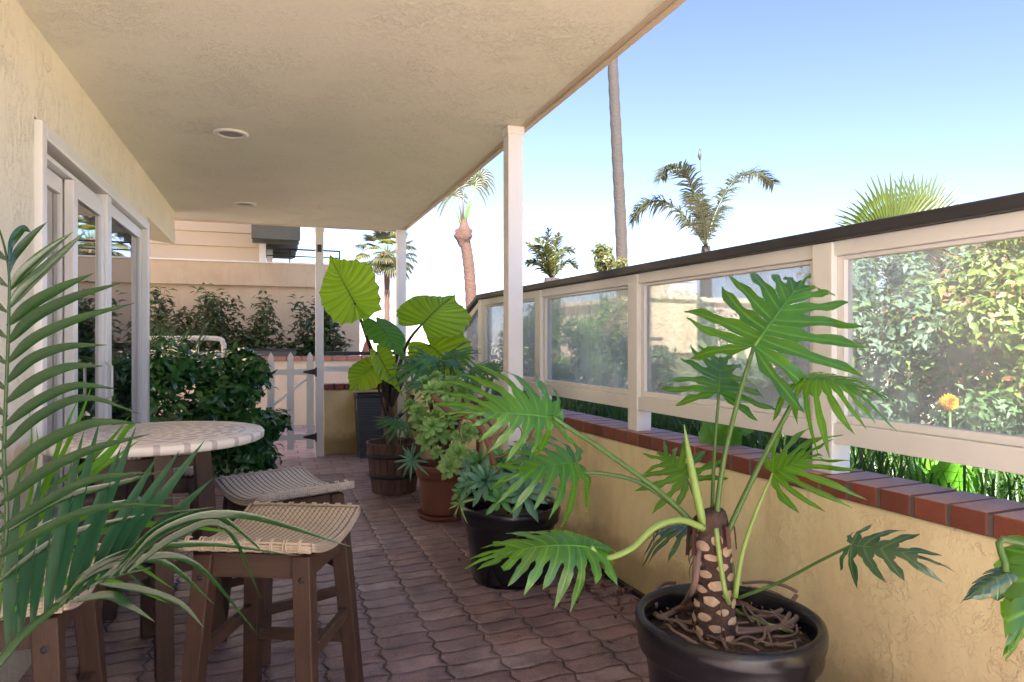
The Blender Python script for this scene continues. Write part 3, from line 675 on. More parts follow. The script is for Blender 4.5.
# ================================================================== LEAF BUILDERS
def split_leaf(b, base, tip, nrm, hw, nl=8, droop=.15, split=.3, basal=140, seed=0, lobedroop=.12, thin=.47, ridge=0., wave=.13, seg=12, cup=0., backlen=.62, outline=None, apic=18, asym=1.):
    """leaf with lobes either side of a midrib: attr v = 0 on veins"""
    rr = random.Random(seed); base, tip = V(base), V(tip); y = tip - base; L = y.length; y.normalize()
    n = V(nrm); n = (n - y * n.dot(y)).normalized(); x = y.cross(n)
    def to3(u, v, ext=0, rz=0):
        q = v / L; z = -droop * L * max(q, 0) ** 2 + cup * abs(u) - lobedroop * (abs(u) / hw) ** 2 * hw + rz
        return base + x * u + y * v + n * z
    for side in (-1, 1):
        cl = []
        for k in range(nl + 1):       # k = nl : terminal
            f = k / nl; m = L * (.02 + .80 * max(0, (k - 1.2) / (nl - 1.2)) ** 1.15) if k > 1 else .0
            ang = R(lerp(basal, apic, f ** .72)) if k < nl else 0
            if outline: ln = hw * outline(f)
            else:
                prof = (backlen + (1 - backlen) * math.sin(min(1, f / .45) * PI / 2)) * (1 if f < .45 else lerp(1, .42, (f - .45) / .55))
                ln = hw * prof
            if k == nl: m = L * .78; ln = L * .24
            if k == nl and split >= .9: m = L * .72; ln = L * .5
            ln *= rr.uniform(.82, 1.1) if split < .9 else 1
            if side < 0 and k < nl: ln *= asym
            d = (side * math.sin(ang), math.cos(ang)); bend = rr.uniform(-.16, .2)
            pts = []
            for i in range(seg + 1):
                t = i / seg; s_ = ln * t; bx = bend * s_ * t
                fw = .18 * ln * t * t      # lobes curl toward the tip
                pts.append((d[0] * s_ - (side * bx * abs(d[1]) if k < nl else 0), m + d[1] * s_ + (fw + bx * .8 if k < nl else 0)))
            cl.append(pts)
        for k in range(nl + 1):
            C = cl[k]; Pn = cl[k - 1] if k > 0 else None; Nx = cl[k + 1] if k < nl else None
            vs = []; at = []
            tw = rr.uniform(-.12, .07); cu = rr.uniform(-.1, .55) if split < .9 else 0
            for i in range(seg + 1):
                t = i / seg; c = C[i]
                def bd(O, s0):
                    if O is None:
                        dx, dy = C[1][0] - C[0][0], C[1][1] - C[0][1]; l_ = math.hypot(dx, dy) + 1e-6
                        # outer half width of the very first lobe
                        w_ = hw * .16 * math.sin(min(1, t * 1.3) * PI / 2); return (c[0] + dy / l_ * w_ * s0 * side, c[1] - dx / l_ * w_ * s0 * side)
                    return ((c[0] + O[i][0]) / 2, (c[1] + O[i][1]) / 2)
                if k == nl: e0 = bd(Pn, 1); e1 = c
                else: e0 = bd(Pn, 1 if True else 1); e1 = bd(Nx, -1)
                if t <= split: s_ = 1
                else:
                    q = (t - split) / (1 - split)
                    if split < .9:
                        s_ = lerp(1, thin, min(1, q / .14)) * (1 - max(0, (q - .35) / .65) ** 1.7) * (1 + .35 * q) * (1 + wave * math.sin(q * 8 + k * 2.3 + seed) + wave * .5 * math.sin(q * 17 + k)); s_ = max(s_, .02)
                    else: s_ = 1 - q * .55
                tq = max(0, t - split * .6); curl = tw * hw * t * t * 1.5 - cu * hw * tq ** 2.2
                rz = -.018 * hw * math.sin(min(1, t * 1.3) * PI) + curl
                rz2 = curl + .028 * hw * math.sin(t * 13 + k * 1.7) * t
                if split >= .9: rz2 = 0; rz = -ridge * hw * .05 * math.sin(min(1, t * 1.5) * PI / 2) ; tip_e = .55
                E0 = (c[0] + (e0[0] - c[0]) * s_, c[1] + (e0[1] - c[1]) * s_); E1 = (c[0] + (e1[0] - c[0]) * s_, c[1] + (e1[1] - c[1]) * s_)
                if split >= .9:    # joined leaf: edges meet the neighbours exactly, rounded scallops
                    E0, E1 = e0, e1
                    if i == seg: E0 = (e0[0] * .94, e0[1] * .94 + cl[k][0][1] * .06); E1 = (e1[0] * .94, e1[1] * .94 + cl[k][0][1] * .06)
                vs += [to3(*E0, rz=rz2), to3(*c, rz=rz), to3(*E1, rz=rz2)]; at += [1, 0, 1]
            fs = []
            for i in range(seg):
                q = i * 3; f1, f2 = (q, q + 1, q + 4, q + 3), (q + 1, q + 2, q + 5, q + 4)
                if side < 0: f1, f2 = f1[::-1], f2[::-1]
                fs += [f1, f2]
            b.add(vs, fs, at, True)
    # midrib
    b.tube([to3(0, L * t * .95, rz=-.002) for t in np.linspace(0, 1, 9)], [lerp(.005, .001, t) * L / .3 for t in np.linspace(0, 1, 9)], 5, attr=0.)
M['philo'] = leaf_mat('philodendron_leaf', (.085, .29, .01), (.03, .14, .01), (.13, .36, .03), .42, .22, .8, (.42, .92, .02), attr=True)
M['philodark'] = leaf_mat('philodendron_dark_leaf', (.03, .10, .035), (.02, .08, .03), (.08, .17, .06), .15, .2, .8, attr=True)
M['petiole'] = plain('green_petiole', (.075, .16, .035), .4, .2, 20, .1, 60)
M['petiole_pale'] = plain('pale_petiole', (.26, .40, .10), .4, .2, 20, .1, 60)
M['petiole_dark'] = plain('purple_petiole', (.055, .045, .04), .45, .3, 20, .1, 60)
M['aloc'] = leaf_mat('alocasia_leaf', (.30, .58, .02), (.20, .46, .015), (.08, .17, .03), .55, .35, .5, (.75, 1.0, .06), attr=True)
M['aloc_dark'] = leaf_mat('alocasia_dark_leaf', (.08, .28, .025), (.05, .2, .02), (.14, .28, .06), .35, .3, .6, attr=True)
M['xan'] = leaf_mat('xanadu_leaf', (.07, .24, .06), (.045, .17, .05), (.14, .32, .10), .25, .3, .6, attr=True)

# ------------------------------------------------------------------ big philodendron
ph = thing('philodendron', 'large philodendron with deeply split bright green leaves in the biggest pot', 'plant', (cP.x, cP.y, .40))
top = P(711, 527, 1.98); bot = V((P(716, 606, 2.0).x, P(716, 606, 2.0).y, .37))
b = MB(); tp_ = smooth_path([bot, lerp(bot, top, .5) + V((.004, 0, 0)), top, top + V((0, .01, .03))], 5); b.tube(tp_, [lerp(.058, .048, i / (len(tp_) - 1)) for i in range(len(tp_))], 16)
nf0 = len(b.f)
tocam = N(0, 0, 1); rt = N(1, 0, 0)
for k in range(60):                       # leaf scars wound round the trunk
    a = k * 2.4; z = (k + .5 + random.uniform(-.25, .25)) / 60; c = lerp(bot, top, z); d = tocam * math.cos(a) + rt * math.sin(a); r = lerp(.058, .048, z) + .004
    s2_ = V((0, 0, 1)).cross(d); vs = [c + d * (r + .005)]; w_ = random.uniform(.017, .026); h_ = random.uniform(.010, .0165); wob_ = [random.uniform(.8, 1.15) for _ in range(10)]
    for ring in (1, 1.25):
        for j in range(10):
            t_ = 2 * PI * j / 10; vs.append(c + d * (r + (.002 if ring == 1 else -.012) - .005 * abs(math.cos(t_))) + s2_ * w_ * ring * wob_[j] * math.cos(t_) + V((0, 0, ring * wob_[j] * h_ * math.sin(t_))))
    b.add(vs, [(0, 1 + j, 1 + (j + 1) % 10) for j in range(10)], None, True)
    b.add(vs, [(1 + j, 11 + j, 11 + (j + 1) % 10, 1 + (j + 1) % 10) for j in range(10)], None, True)
tr_o = b.build('trunk', plain('fibrous_stem', (.075, .045, .035), .9, .5, 40, .8, 70, .006), ph)
tr_o.data.materials.append(plain('leaf_scar', (.48, .35, .24), .85, .55, 45, .5, 90))
for pg in tr_o.data.polygons:
    if pg.index >= nf0 and len(pg.vertices) == 3: pg.material_index = 1
b = MB()
for k in range(36):                       # hanging fibres
    a = k * 2.1; z = random.uniform(.15, 1); c = lerp(bot, top, z); d = tocam * math.cos(a) + rt * math.sin(a); q0 = c + d * .052; q1 = q0 + d * random.uniform(.004, .016) - V((0, 0, random.uniform(.02, .06)))
    b.tube(smooth_path([q0, lerp(q0, q1, .5) + d * .006, q1], 3), [.002, .002, .0018, .0016, .0014, .001, .0006], 5)
fo = b.build('fibres', M['dead_leaf'], tr_o); fo['kind'] = 'stuff'
b = MB()
sz = .424
def root(pts, r0, r1):
    r0 *= 1.05; r1 *= 1.05
    p = smooth_path(pts, 6); b.tube(p, [lerp(r0, r1, i / (len(p) - 1)) for i in range(len(p))], 8)
def SP(px, py, z=sz): return PZ(px, py, z)
root([P(697, 545, 1.97), P(695, 580, 1.93), SP(700, 603, .42), SP(716, 624), SP(745, 630), SP(770, 628)], .008, .007)
root([P(699, 550, 1.95), P(694, 585, 1.92), SP(682, 606, .41), SP(662, 617), SP(652, 612, .38)], .008, .009)
root([SP(700, 632), SP(735, 633), SP(770, 629), SP(792, 622), SP(800, 612)], .006, .009)
root([SP(655, 606), SP(657, 590, .44), SP(664, 583, .43), SP(675, 583, .40)], .009, .006)
root([P(724, 575, 1.97), SP(735, 597, .42), SP(752, 609), SP(770, 614), SP(788, 606), SP(796, 596)], .008, .007)
root([SP(748, 588, .41), SP(770, 592, .41), SP(785, 600), SP(790, 612), SP(782, 625)], .007, .007)
root([SP(742, 583, .42), SP(765, 582, .43), SP(785, 586, .43), SP(797, 592, .42)], .005, .006)
for k in range(44):
    a = random.uniform(0, 2 * PI); r_ = random.uniform(.08, .2); q = V((cP.x + r_ * math.cos(a), cP.y + r_ * math.sin(a), sz - .005)); pts = [q]
    d = random.uniform(0, 2 * PI)
    for j in range(4): d += random.uniform(-.7, .7); q = q + V((math.cos(d) * .04, math.sin(d) * .04, random.uniform(-.008, .012))); 
    pts = [pts[0]]; q = pts[0]
    for j in range(4):
        d += random.uniform(-.7, .7); q = V((q.x + math.cos(d) * .04, q.y + math.sin(d) * .04, sz + random.uniform(-.006, .012)))
        if (V((q.x, q.y)) - V((cP.x, cP.y))).length < .215: pts.append(q)
    if len(pts) > 2: root(pts, random.uniform(.003, .006), .003)
b.build('aerial_roots', M['root'], ph)
b = MB(); root([P(716, 528, 1.93), P(720, 560, 1.91), P(727, 598, 1.9), SP(738, 612, .41), SP(760, 622), SP(780, 628), SP(793, 633, .40)], .007, .005); b.build('yellow_root', M['petiole_pale'], ph)
b = MB()
for k in range(220):
    a = random.uniform(0, 2 * PI); r_ = .22 * math.sqrt(random.random()); s_ = random.uniform(.003, .009); c = V((cP.x + r_ * math.cos(a), cP.y + r_ * math.sin(a), sz - .004))
    b.add([c + V((random.uniform(-s_, s_), random.uniform(-s_, s_), random.uniform(-.001, s_))) for _ in range(4)], [(0, 1, 2), (0, 2, 3), (0, 3, 1), (1, 3, 2)])
o = b.build('mulch', M['bed'], ph); o['kind'] = 'stuff'
pc = P(706, 530, 1.98)
def ph_leaf(base, d0, tip, d1, nrm, hw, pet, r0=.009, r1=.006, mat='philo', pmat='petiole', **kw):
    B = P(*base, d0); T = P(*tip, d1); b = MB(); split_leaf(b, B, T, nrm, hw, **kw); lf = b.build('leaf_blade', M[mat], ph, attr=True)
    pts = smooth_path(pet + [B], 6); b = MB(); b.tube(pts, [lerp(r0, r1, (i / (len(pts) - 1))) * .82 for i in range(len(pts))], 10); b.build('petiole', M[pmat], ph)
# A top leaf
ph_leaf((754, 346), 1.92, (812, 262), 2.08, N(-.35, .35, .85), .26, [P(714, 545, 1.96), P(722, 470, 1.95), P(738, 400, 1.93)], .011, .007, nl=8, droop=.12, basal=128, seed=3, backlen=.85, split=.36, lobedroop=.10, thin=.47)
# B
ph_leaf((719, 392), 2.02, (722, 345), 2.22, N(.0, .72, .65), .18, [P(712, 540, 1.99), P(713, 480, 2.0), P(716, 430, 2.01)], .008, .005, nl=6, basal=125, seed=5, split=.36, droop=.1, backlen=.85, thin=.47, lobedroop=.2)
# C
ph_leaf((806, 378), 1.86, (866, 378), 1.72, N(-.1, .8, .6), .15, [P(722, 545, 1.95), P(752, 480, 1.92), P(786, 415, 1.88)], .010, .007, nl=8, basal=125, seed=8, split=.33, droop=.3, lobedroop=.55, backlen=.9, thin=.47)
# D
ph_leaf((553, 417), 1.82, (462, 404), 1.66, N(.12, .45, .88), .19, [P(702, 532, 1.96), P(660, 492, 1.94), P(600, 448, 1.87), P(572, 430, 1.83)], .0105, .007, nl=9, basal=158, seed=12, split=.32, droop=.2, lobedroop=.3, asym=.62, thin=.47, backlen=.7)
# E
ph_leaf((576, 463), 2.02, (520, 462), 1.86, N(.1, .6, .75), .16, [P(702, 534, 1.99), P(672, 504, 2.0), P(636, 481, 2.02), P(600, 473, 2.03), P(583, 472, 2.03)], .009, .006, nl=7, basal=140, seed=16, split=.3, droop=.35, lobedroop=.4, thin=.47, backlen=.9)
# F long low leaf
ph_leaf((591, 547), 1.74, (494, 530), 1.62, N(-.1, .8, .6), .125, [P(704, 528, 1.93), P(680, 520, 1.89), P(655, 527, 1.84), P(632, 548, 1.80), P(608, 558, 1.76), P(597, 554, 1.745)], .0115, .008, nl=10, basal=168, seed=21, split=.42, droop=.42, lobedroop=.62, thin=.62, backlen=1.2, asym=.9, pmat='petiole_pale')
# G small behind
ph_leaf((687, 478), 2.10, (655, 446), 2.2, N(-.1, .4, .9), .14, [P(705, 530, 2.0), P(697, 505, 2.06)], .006, .004, nl=6, basal=130, seed=25, split=.3, droop=.2, thin=.47, backlen=1.0)
# H right on pale petiole
ph_leaf((773, 473), 1.90, (812, 450), 1.84, N(-.0, .8, .6), .17, [P(735, 597, 1.93), P(742, 555, 1.92), P(755, 515, 1.91)], .010, .004, nl=6, basal=100, seed=29, split=.3, droop=.2, lobedroop=.1, thin=.47, backlen=.8, pmat='petiole_pale')
# I far right
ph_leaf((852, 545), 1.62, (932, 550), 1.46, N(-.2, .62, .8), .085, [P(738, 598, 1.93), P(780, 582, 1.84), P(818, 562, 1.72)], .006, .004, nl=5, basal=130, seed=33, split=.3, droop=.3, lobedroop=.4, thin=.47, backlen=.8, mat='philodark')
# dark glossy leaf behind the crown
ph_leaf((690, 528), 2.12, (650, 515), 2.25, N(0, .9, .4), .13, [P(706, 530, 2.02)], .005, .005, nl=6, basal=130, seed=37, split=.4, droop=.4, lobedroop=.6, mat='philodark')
# spear and extra stems
b = MB(); p = smooth_path([P(704, 530, 1.95), P(697, 495, 1.94), P(689, 455, 1.95), P(684, 424, 1.97)], 5); b.tube(p, [.011, .012, .012, .0125, .013, .013, .012, .0115, .011, .010, .009, .0075, .006, .0045, .003, .001][:len(p)], 8); b.build('new_spear', M['petiole_pale'], ph)
b = MB(); b.tube(smooth_path([P(722, 530, 1.98), P(731, 560, 1.97), P(735, 598, 1.96)], 5), .007, 8); b.build('petiole', M['petiole'], ph)
b = MB()
for k in range(7):
    a = random.uniform(0, 2 * PI); b = MB(); b.ribbon(smooth_path([top + V((.03 * math.cos(a), .03 * math.sin(a), -.01)), top + V((.06 * math.cos(a), .06 * math.sin(a), .015)), top + V((.07 * math.cos(a), .07 * math.sin(a), -.04 - .05 * random.random()))], 4), [.016] * 9, (math.sin(a), -math.cos(a), 0)); b.build('dry_sheath', M['dead_leaf'], ph)
b = MB()
b.ribbon(smooth_path([SP(676, 611, .41), SP(700, 604, .425), SP(730, 602, .43), SP(752, 604, .41)], 4), [.004, .012, .018, .02, .022, .024, .024, .022, .02, .016, .012, .008, .004], (0, .3, 1)); b.build('fallen_sheath', plain('dry_sheath', (.16, .055, .03), .6, .4, 30), ph)

# ------------------------------------------------------------------ alocasia in the barrel
al = thing('elephant_ear', 'elephant ear plant with huge glowing ribbed leaves in the barrel', 'plant', (cW.x, cW.y, .38))
base = V((cW.x, cW.y, .37)); D_ = 5.75
def round_out(f): return lerp(.78, 1.02, math.sin(min(1, f / .4) * PI / 2)) if f < .5 else lerp(1.02, .26, ((f - .5) / .5) ** .9)
def al_leaf(B, T, nrm, hw, pet, mat='aloc', nl=9, droop=.1, r0=.022, r1=.009, basal=150, ld=.12, **kw):
    b = MB(); split_leaf(b, B, T, nrm, hw, nl=nl, droop=droop, split=.97, basal=basal, lobedroop=ld, ridge=1.0, seg=10, outline=round_out, apic=30, **kw); b.build('leaf_blade', M[mat], al, attr=True)
    pts = smooth_path(pet + [B], 6); b = MB(); b.tube(pts, [lerp(r0, r1, i / (len(pts) - 1)) for i in range(len(pts))], 8); b.build('petiole', M['petiole_dark'], al)
b = MB(); tk = smooth_path([base, P(390, 432, 5.8), P(388, 415, 5.8), P(386, 398, 5.8)], 4); b.tube(tk, [.055, .05, .05, .052, .055, .05, .048, .05, .055, .05, .045, .04, .035][:len(tk)], 12); b.build('trunk', plain('aroid_trunk', (.14, .08, .07), .8, .4, 14, .6, 40), al)
J1 = P(355, 303, 5.3)
al_leaf(J1, P(331, 262, 5.35), N(-.18, .05, 1), .255, [P(388, 405, 5.8), P(378, 370, 5.65), P(366, 335, 5.45)], basal=168, nl=11)
al_leaf(P(422, 324, 5.3), P(450, 294, 5.6), N(-.05, .5, .85), .30, [P(390, 405, 5.8), P(398, 370, 5.65), P(408, 342, 5.5)], basal=120, nl=10)
al_leaf(P(430, 345, 5.6), P(458, 370, 5.45), N(.1, .3, .9), .27, [P(390, 408, 5.8), P(402, 375, 5.7)], basal=140)
al_leaf(P(377, 322, 5.35), P(404, 352, 5.1), N(.3, .8, .5), .16, [P(388, 405, 5.8), P(384, 360, 5.6), P(376, 330, 5.4)], 'aloc_dark', basal=140)
al_leaf(P(377, 352, 5.3), P(396, 390, 5.15), N(-.55, .25, .8), .11, [P(389, 415, 5.8), P(384, 385, 5.55), P(376, 362, 5.35)], basal=140, r0=.012)
al_leaf(P(372, 366, 5.4), P(352, 386, 5.3), N(-.3, .2, 1), .15, [P(389, 425, 5.8), P(380, 395, 5.6), P(377, 375, 5.45)], basal=140, r0=.01)
for pts in ([P(390, 425, 5.75), P(400, 415, 5.7), P(408, 406, 5.65), P(413, 395, 5.65)], [P(388, 400, 5.8), P(392, 375, 5.75), P(398, 350, 5.7)], [P(392, 405, 5.8), P(403, 380, 5.8), P(409, 372, 5.8), P(406, 360, 5.85)]):
    b = MB(); b.tube(smooth_path(pts, 4), .02, 8); b.build('petiole', M['petiole_dark'], al)
# split leaved plant crowding behind
xa = thing('split_leaf_plant', 'dark green split leaf plant crowding between the barrel and rail post', 'plant', (cT.x, cT.y + .35, 0), group=None)
xb = P(440, 440, 5.45); xb = V((xb.x, xb.y, 0))
xpot = nursery_pot('low black pot hidden behind the terracotta pot', (xb.x, xb.y), .15, .28, M['plastic'])
xa.location = (xb.x, xb.y, 0); xa['org'] = (xb.x, xb.y, 0)
for i, (bx, by, bd, tx, ty, td, hw) in enumerate([(438, 362, 4.9, 415, 352, 4.8, .2), (425, 372, 4.8, 398, 360, 4.75, .17), (445, 356, 4.9, 470, 350, 4.8, .2), (470, 372, 4.5, 492, 362, 4.4, .16), (455, 378, 4.8, 440, 372, 4.6, .15), (478, 378, 4.5, 462, 372, 4.4, .14),
      (432, 385, 4.7, 408, 382, 4.55, .13), (452, 366, 4.7, 452, 350, 4.9, .15), (400, 425, 5.3, 383, 417, 5.2, .14), (410, 428, 5.1, 400, 418, 5.0, .12), (418, 362, 5.2, 396, 372, 5.1, .13), (486, 372, 4.7, 500, 358, 4.8, .13)]):
    B = P(bx, by, bd); b = MB(); split_leaf(b, B, P(tx, ty, td), N(.1, .7, .6), hw, nl=6, droop=.3, split=.28, basal=130, seed=40 + i, lobedroop=.3, thin=.47, backlen=.8, seg=7); b.build('leaf_blade', M['xan'], xa, attr=True)
    b = MB(); b.tube(smooth_path([V((xb.x, xb.y, .25)), lerp(V((xb.x, xb.y, .25)), B, .5) + V((0, 0, .1)), B], 5), [.008] * 11, 6); b.build('petiole', M['petiole'], xa)

# ------------------------------------------------------------------ succulent rosettes
def rosette(b, c, axis, r, n=26, w=.32, tilt0=.15, tilt1=1.35, cup=.2, tipw=.7, seed=0):
    rr = random.Random(seed); axis = V(axis).normalized(); u = axis.orthogonal().normalized(); v = axis.cross(u)
    for k in range(n):
        f = k / (n - 1); a = k * 2.39996; out = u * math.cos(a) + v * math.sin(a); el = lerp(tilt1, tilt0, f) + rr.uniform(-.08, .08)   # inner leaves upright
        L = r * lerp(.45, 1.0, f ** .6) * rr.uniform(.9, 1.05); d0 = out * math.cos(el) + axis * math.sin(el)
        pts = []; wd = []
        for i in range(6):
            t = i / 5; pts.append(V(c) + d0 * L * t + axis * (-cup * L * t * t * (f)))
            wd.append(L * w * (math.sin(min(1, .12 + t / tipw) * PI / 2) if t < tipw else math.cos(((t - tipw) / (1 - tipw)) ** 1.4 * PI / 2 * .97)))
        b.ribbon(pts, wd, axis.cross(out), .35)
M['aeo'] = leaf_mat('aeonium_leaf', (.42, .66, .22), (.26, .50, .15), None, .22, .45, .4, (.35, .6, .2))
M['agav'] = leaf_mat('blue_succulent_leaf', (.15, .35, .21), (.09, .24, .15), None, .12, .35, .5, (.25, .45, .3))
M['agav2'] = leaf_mat('green_succulent_leaf', (.14, .38, .12), (.08, .26, .08), None, .15, .35, .5)
ae = thing('aeonium', 'pale green aeonium rosettes spilling over the terracotta pot', 'plant', (cT.x, cT.y, .35))
tb_ = V((cT.x, cT.y, .33))
spots = [(410, 405, 4.8), (428, 398, 4.7), (442, 390, 4.6), (454, 402, 4.5), (436, 414, 4.6), (421, 424, 4.7), (449, 421, 4.5), (462, 412, 4.5), (440, 434, 4.5), (457, 436, 4.4), (427, 440, 4.6), (468, 432, 4.5), (437, 452, 4.45), (458, 453, 4.25),
    (425, 383, 4.7), (437, 376, 4.65), (463, 393, 4.6), (450, 466, 4.2), (452, 382, 4.6), (418, 412, 4.65), (446, 405, 4.4), (432, 426, 4.4)]
bs = MB()
for i, (x, y, d) in enumerate(spots):
    c = P(x, y, d); ax = (c - tb_).normalized() + N(0, .5, .6) + V((random.uniform(-.3, .3), random.uniform(-.3, .3), random.uniform(-.2, .3)))
    b = MB(); rosette(b, c, ax, random.uniform(.055, .10), 24, .44, -.1, 1.25, .3, .72, i); b.build('rosette', M['aeo'], ae)
    bs.tube(smooth_path([tb_ + V((random.uniform(-.06, .06), random.uniform(-.06, .06), 0)), lerp(tb_, c, .55) + V((0, -.03, -.02)), c], 4), [.009] * 9, 6)
bs.build('stems', M['branch'], ae)
# spiky blue green rosette hanging on the pot edge
b = MB(); rosette(b, P(412, 460, 4.62), N(-.2, .4, 1), .15, 22, .13, .0, 1.0, .5, .35, 5); b.build('spiky_rosette', M['agav'], ae)

ag = thing('blue_succulent', 'blue green succulent rosettes with curved woody stem in a black pot', 'plant', (cB.x, cB.y, .36))
sb = V((cB.x, cB.y, .33))
for i, (x, y, d, r, n, w, mt) in enumerate([(524, 492, 3.40, .165, 26, .24, 'agav'), (486, 480, 3.45, .15, 24, .24, 'agav'), (500, 462, 3.62, .12, 22, .26, 'agav2'), (470, 482, 3.48, .11, 22, .24, 'agav'), (533, 470, 3.65, .13, 22, .22, 'agav2'), (512, 470, 3.7, .13, 22, .26, 'agav'), (480, 462, 3.7, .12, 20, .26, 'agav2'),
        (463, 492, 3.5, .09, 16, .26, 'agav2'), (545, 488, 3.6, .09, 16, .22, 'agav'), (500, 500, 3.38, .11, 16, .28, 'agav2'), (525, 455, 3.8, .11, 18, .25, 'agav'), (472, 468, 3.7, .1, 18, .26, 'agav')]):
    b = MB(); rosette(b, P(x, y, d), N((x - 505) / 90, .55, .7), r, n, w, .02, 1.25, .35, .6, 60 + i); b.build('rosette', M[mt], ag)
b = MB(); p = smooth_path([sb + V((.0, 0, 0)), P(493, 462, 3.45), P(489, 445, 3.42), P(482, 430, 3.4), P(473, 418, 3.4), P(463, 415, 3.42)], 6); b.tube(p, [lerp(.015, .017, i / (len(p) - 1)) for i in range(len(p))], 10)
p = smooth_path([P(463, 415, 3.42), P(452, 413, 3.5), P(442, 405, 3.6), P(433, 394, 3.68)], 6); b.tube(p, [.017] * len(p), 10)
for pts in ([P(491, 459, 3.55), P(505, 455, 3.58), P(517, 447, 3.62), P(522, 432, 3.66), P(515, 423, 3.7)], [P(487, 440, 3.56), P(500, 434, 3.6), P(508, 426, 3.65)], [P(463, 417, 3.6), P(459, 428, 3.6), P(462, 440, 3.6)], [P(515, 448, 3.62), P(528, 440, 3.66), P(534, 428, 3.7)], [P(482, 431, 3.56), P(481, 445, 3.5), P(478, 455, 3.5)]):
    p = smooth_path(pts, 5); b.tube(p, [lerp(.008, .003, i / (len(p) - 1)) for i in range(len(p))], 6)
b.build('woody_stem', M['branch'], ag)
b = MB(); rosette(b, P(511, 420, 3.7), N(.2, .8, .4), .07, 16, .32, 0, 1.2, .2, .65, 91); b.build('rosette', M['agav2'], ag)
b = MB(); rosette(b, P(433, 390, 3.72), N(-.2, .8, .4), .09, 18, .42, 0, 1.2, .2, .65, 92); b.build('rosette', M['aeo'], ag)
# thin dangling pale leaves at the left of the pot
b = MB(); rosette(b, P(460, 503, 3.48), N(-1, .3, .5), .12, 16, .14, -.3, .8, .4, .5, 93); b.build('rosette', M['aeo'], ag)
# bromeliad with yellow and purple leaves in the corner
br = P(478, 400, 5.1); bro = thing('bromeliad', 'purple and yellow striped bromeliad in the corner behind the succulents', 'plant', (br.x, br.y, 0))
nb = nursery_pot('small black pot under the purple bromeliad', (br.x, br.y), .13, .26, M['plastic'])
M['purp'] = leaf_mat('purple_leaf', (.20, .12, .15), (.30, .22, .24), None, .15, .3, .6, (.4, .25, .3)); M['yel'] = leaf_mat('yellow_leaf', (.45, .36, .08), (.28, .30, .05), None, .4, .4, .5, (.8, .6, .1))
b = MB(); rosette(b, (br.x, br.y, .72), (0, 0, 1), .3, 22, .12, .1, 1.2, .4, .4, 95); b.build('purple_leaves', M['purp'], bro)
b = MB(); rosette(b, P(492, 376, 5.0), (0, 0, 1), .22, 14, .2, .5, 1.3, .2, .5, 96); b.build('yellow_leaves', M['yel'], bro)
b = MB(); b.tube([(br.x, br.y, .2), (br.x, br.y, .73), P(492, 378, 5.0)], .014, 8); b.build('stem', M['branch'], bro)

# fallen leaves along the wall foot
b = MB()
for k in range(420):
    y = random.gauss(3.6, .35) if k < 360 else random.uniform(1.6, 6); off = -abs(random.gauss(0, .2)) - .01; c = W(y, off, .008 + random.random() * .02); s_ = random.uniform(.008, .028); a = random.uniform(0, PI); u = V((math.cos(a), math.sin(a), random.uniform(-.3, .5))) * s_; v = V((-math.sin(a), math.cos(a), random.uniform(-.3, .5))) * s_ * .5
    b.add([c - u, c - v + V((0, 0, .004)), c + u, c + v + V((0, 0, .005))], [(0, 1, 2), (0, 2, 3)])
for k in range(70):
    c = V((random.uniform(-.3, 1.5), random.uniform(2, 6.5), .006)); s_ = random.uniform(.003, .008); a = random.uniform(0, PI); u = V((math.cos(a), math.sin(a), 0)) * s_; v = V((-math.sin(a), math.cos(a), .1)) * s_ * .6
    b.add([c - u, c - v, c + u, c + v], [(0, 1, 2, 3)])
o = b.build('leaf_litter', M['dead_leaf'], solid=.001); tag(o, 'dry fallen leaves scattered along the foot of the yellow wall', 'leaf litter', kind='stuff')

# ------------------------------------------------------------------ areca palm in the near left corner
M['palm'] = leaf_mat('areca_leaflet', (.016, .072, .016), (.012, .05, .018), None, .25, .2, .9, (.16, .42, .03))
M['palm_bright'] = leaf_mat('bright_leaflet', (.06, .24, .012), (.04, .17, .012), None, .45, .3, .6, (.30, .68, .04))  # brighter green for one frond's leaflets
M['palm_under'] = leaf_mat('palm_leaflet_pale', (.03, .115, .055), (.025, .09, .045), None, .25, .35, .6, (.12, .35, .12))
M['blade_dark'] = plain('dark_stalk', (.025, .07, .018), .35, .2, 20, .1, 60)
apx, apy = -.50, .80
nearpot = nursery_pot('dark pot at the near left corner holding the feathery palm', (apx, apy), .2, .36, M['plastic'])
ap = thing('areca_palm', 'feathery areca palm arching in from the near left edge', 'palm', (apx, apy, .3))
crown = V((apx, apy, .3))
def leaflet(b, pts, w, side=None, n=5, fold=.35, prof=None):
    p = smooth_path(pts, n); m = len(p) - 1
    wd = [w * (math.sin(min(1, (i / m) * 3.2 + .12) * PI / 2)) * (1 - max(0, (i / m - .35) / .65) ** 1.8) + .0004 for i in range(m + 1)]
    sd = side if side is not None else N(.1, .9, .35)
    b.ribbon(p, wd, sd, fold)
DP = .86
fr1 = thing  # (kept simple: fronds are children)
rach = smooth_path([crown, P(-55, 700, .9), P(2, 560, DP), P(4, 450, DP), P(7, 370, DP), P(9, 310, DP), P(8, 265, DP), P(-4, 222, DP + .02), P(-30, 180, DP + .06)], 7)
b = MB(); b.tube(rach, [lerp(.0034, .0008, i / (len(rach) - 1)) for i in range(len(rach))], 8); f1 = b.build('frond', M['blade_dark'], ap)
b = MB()
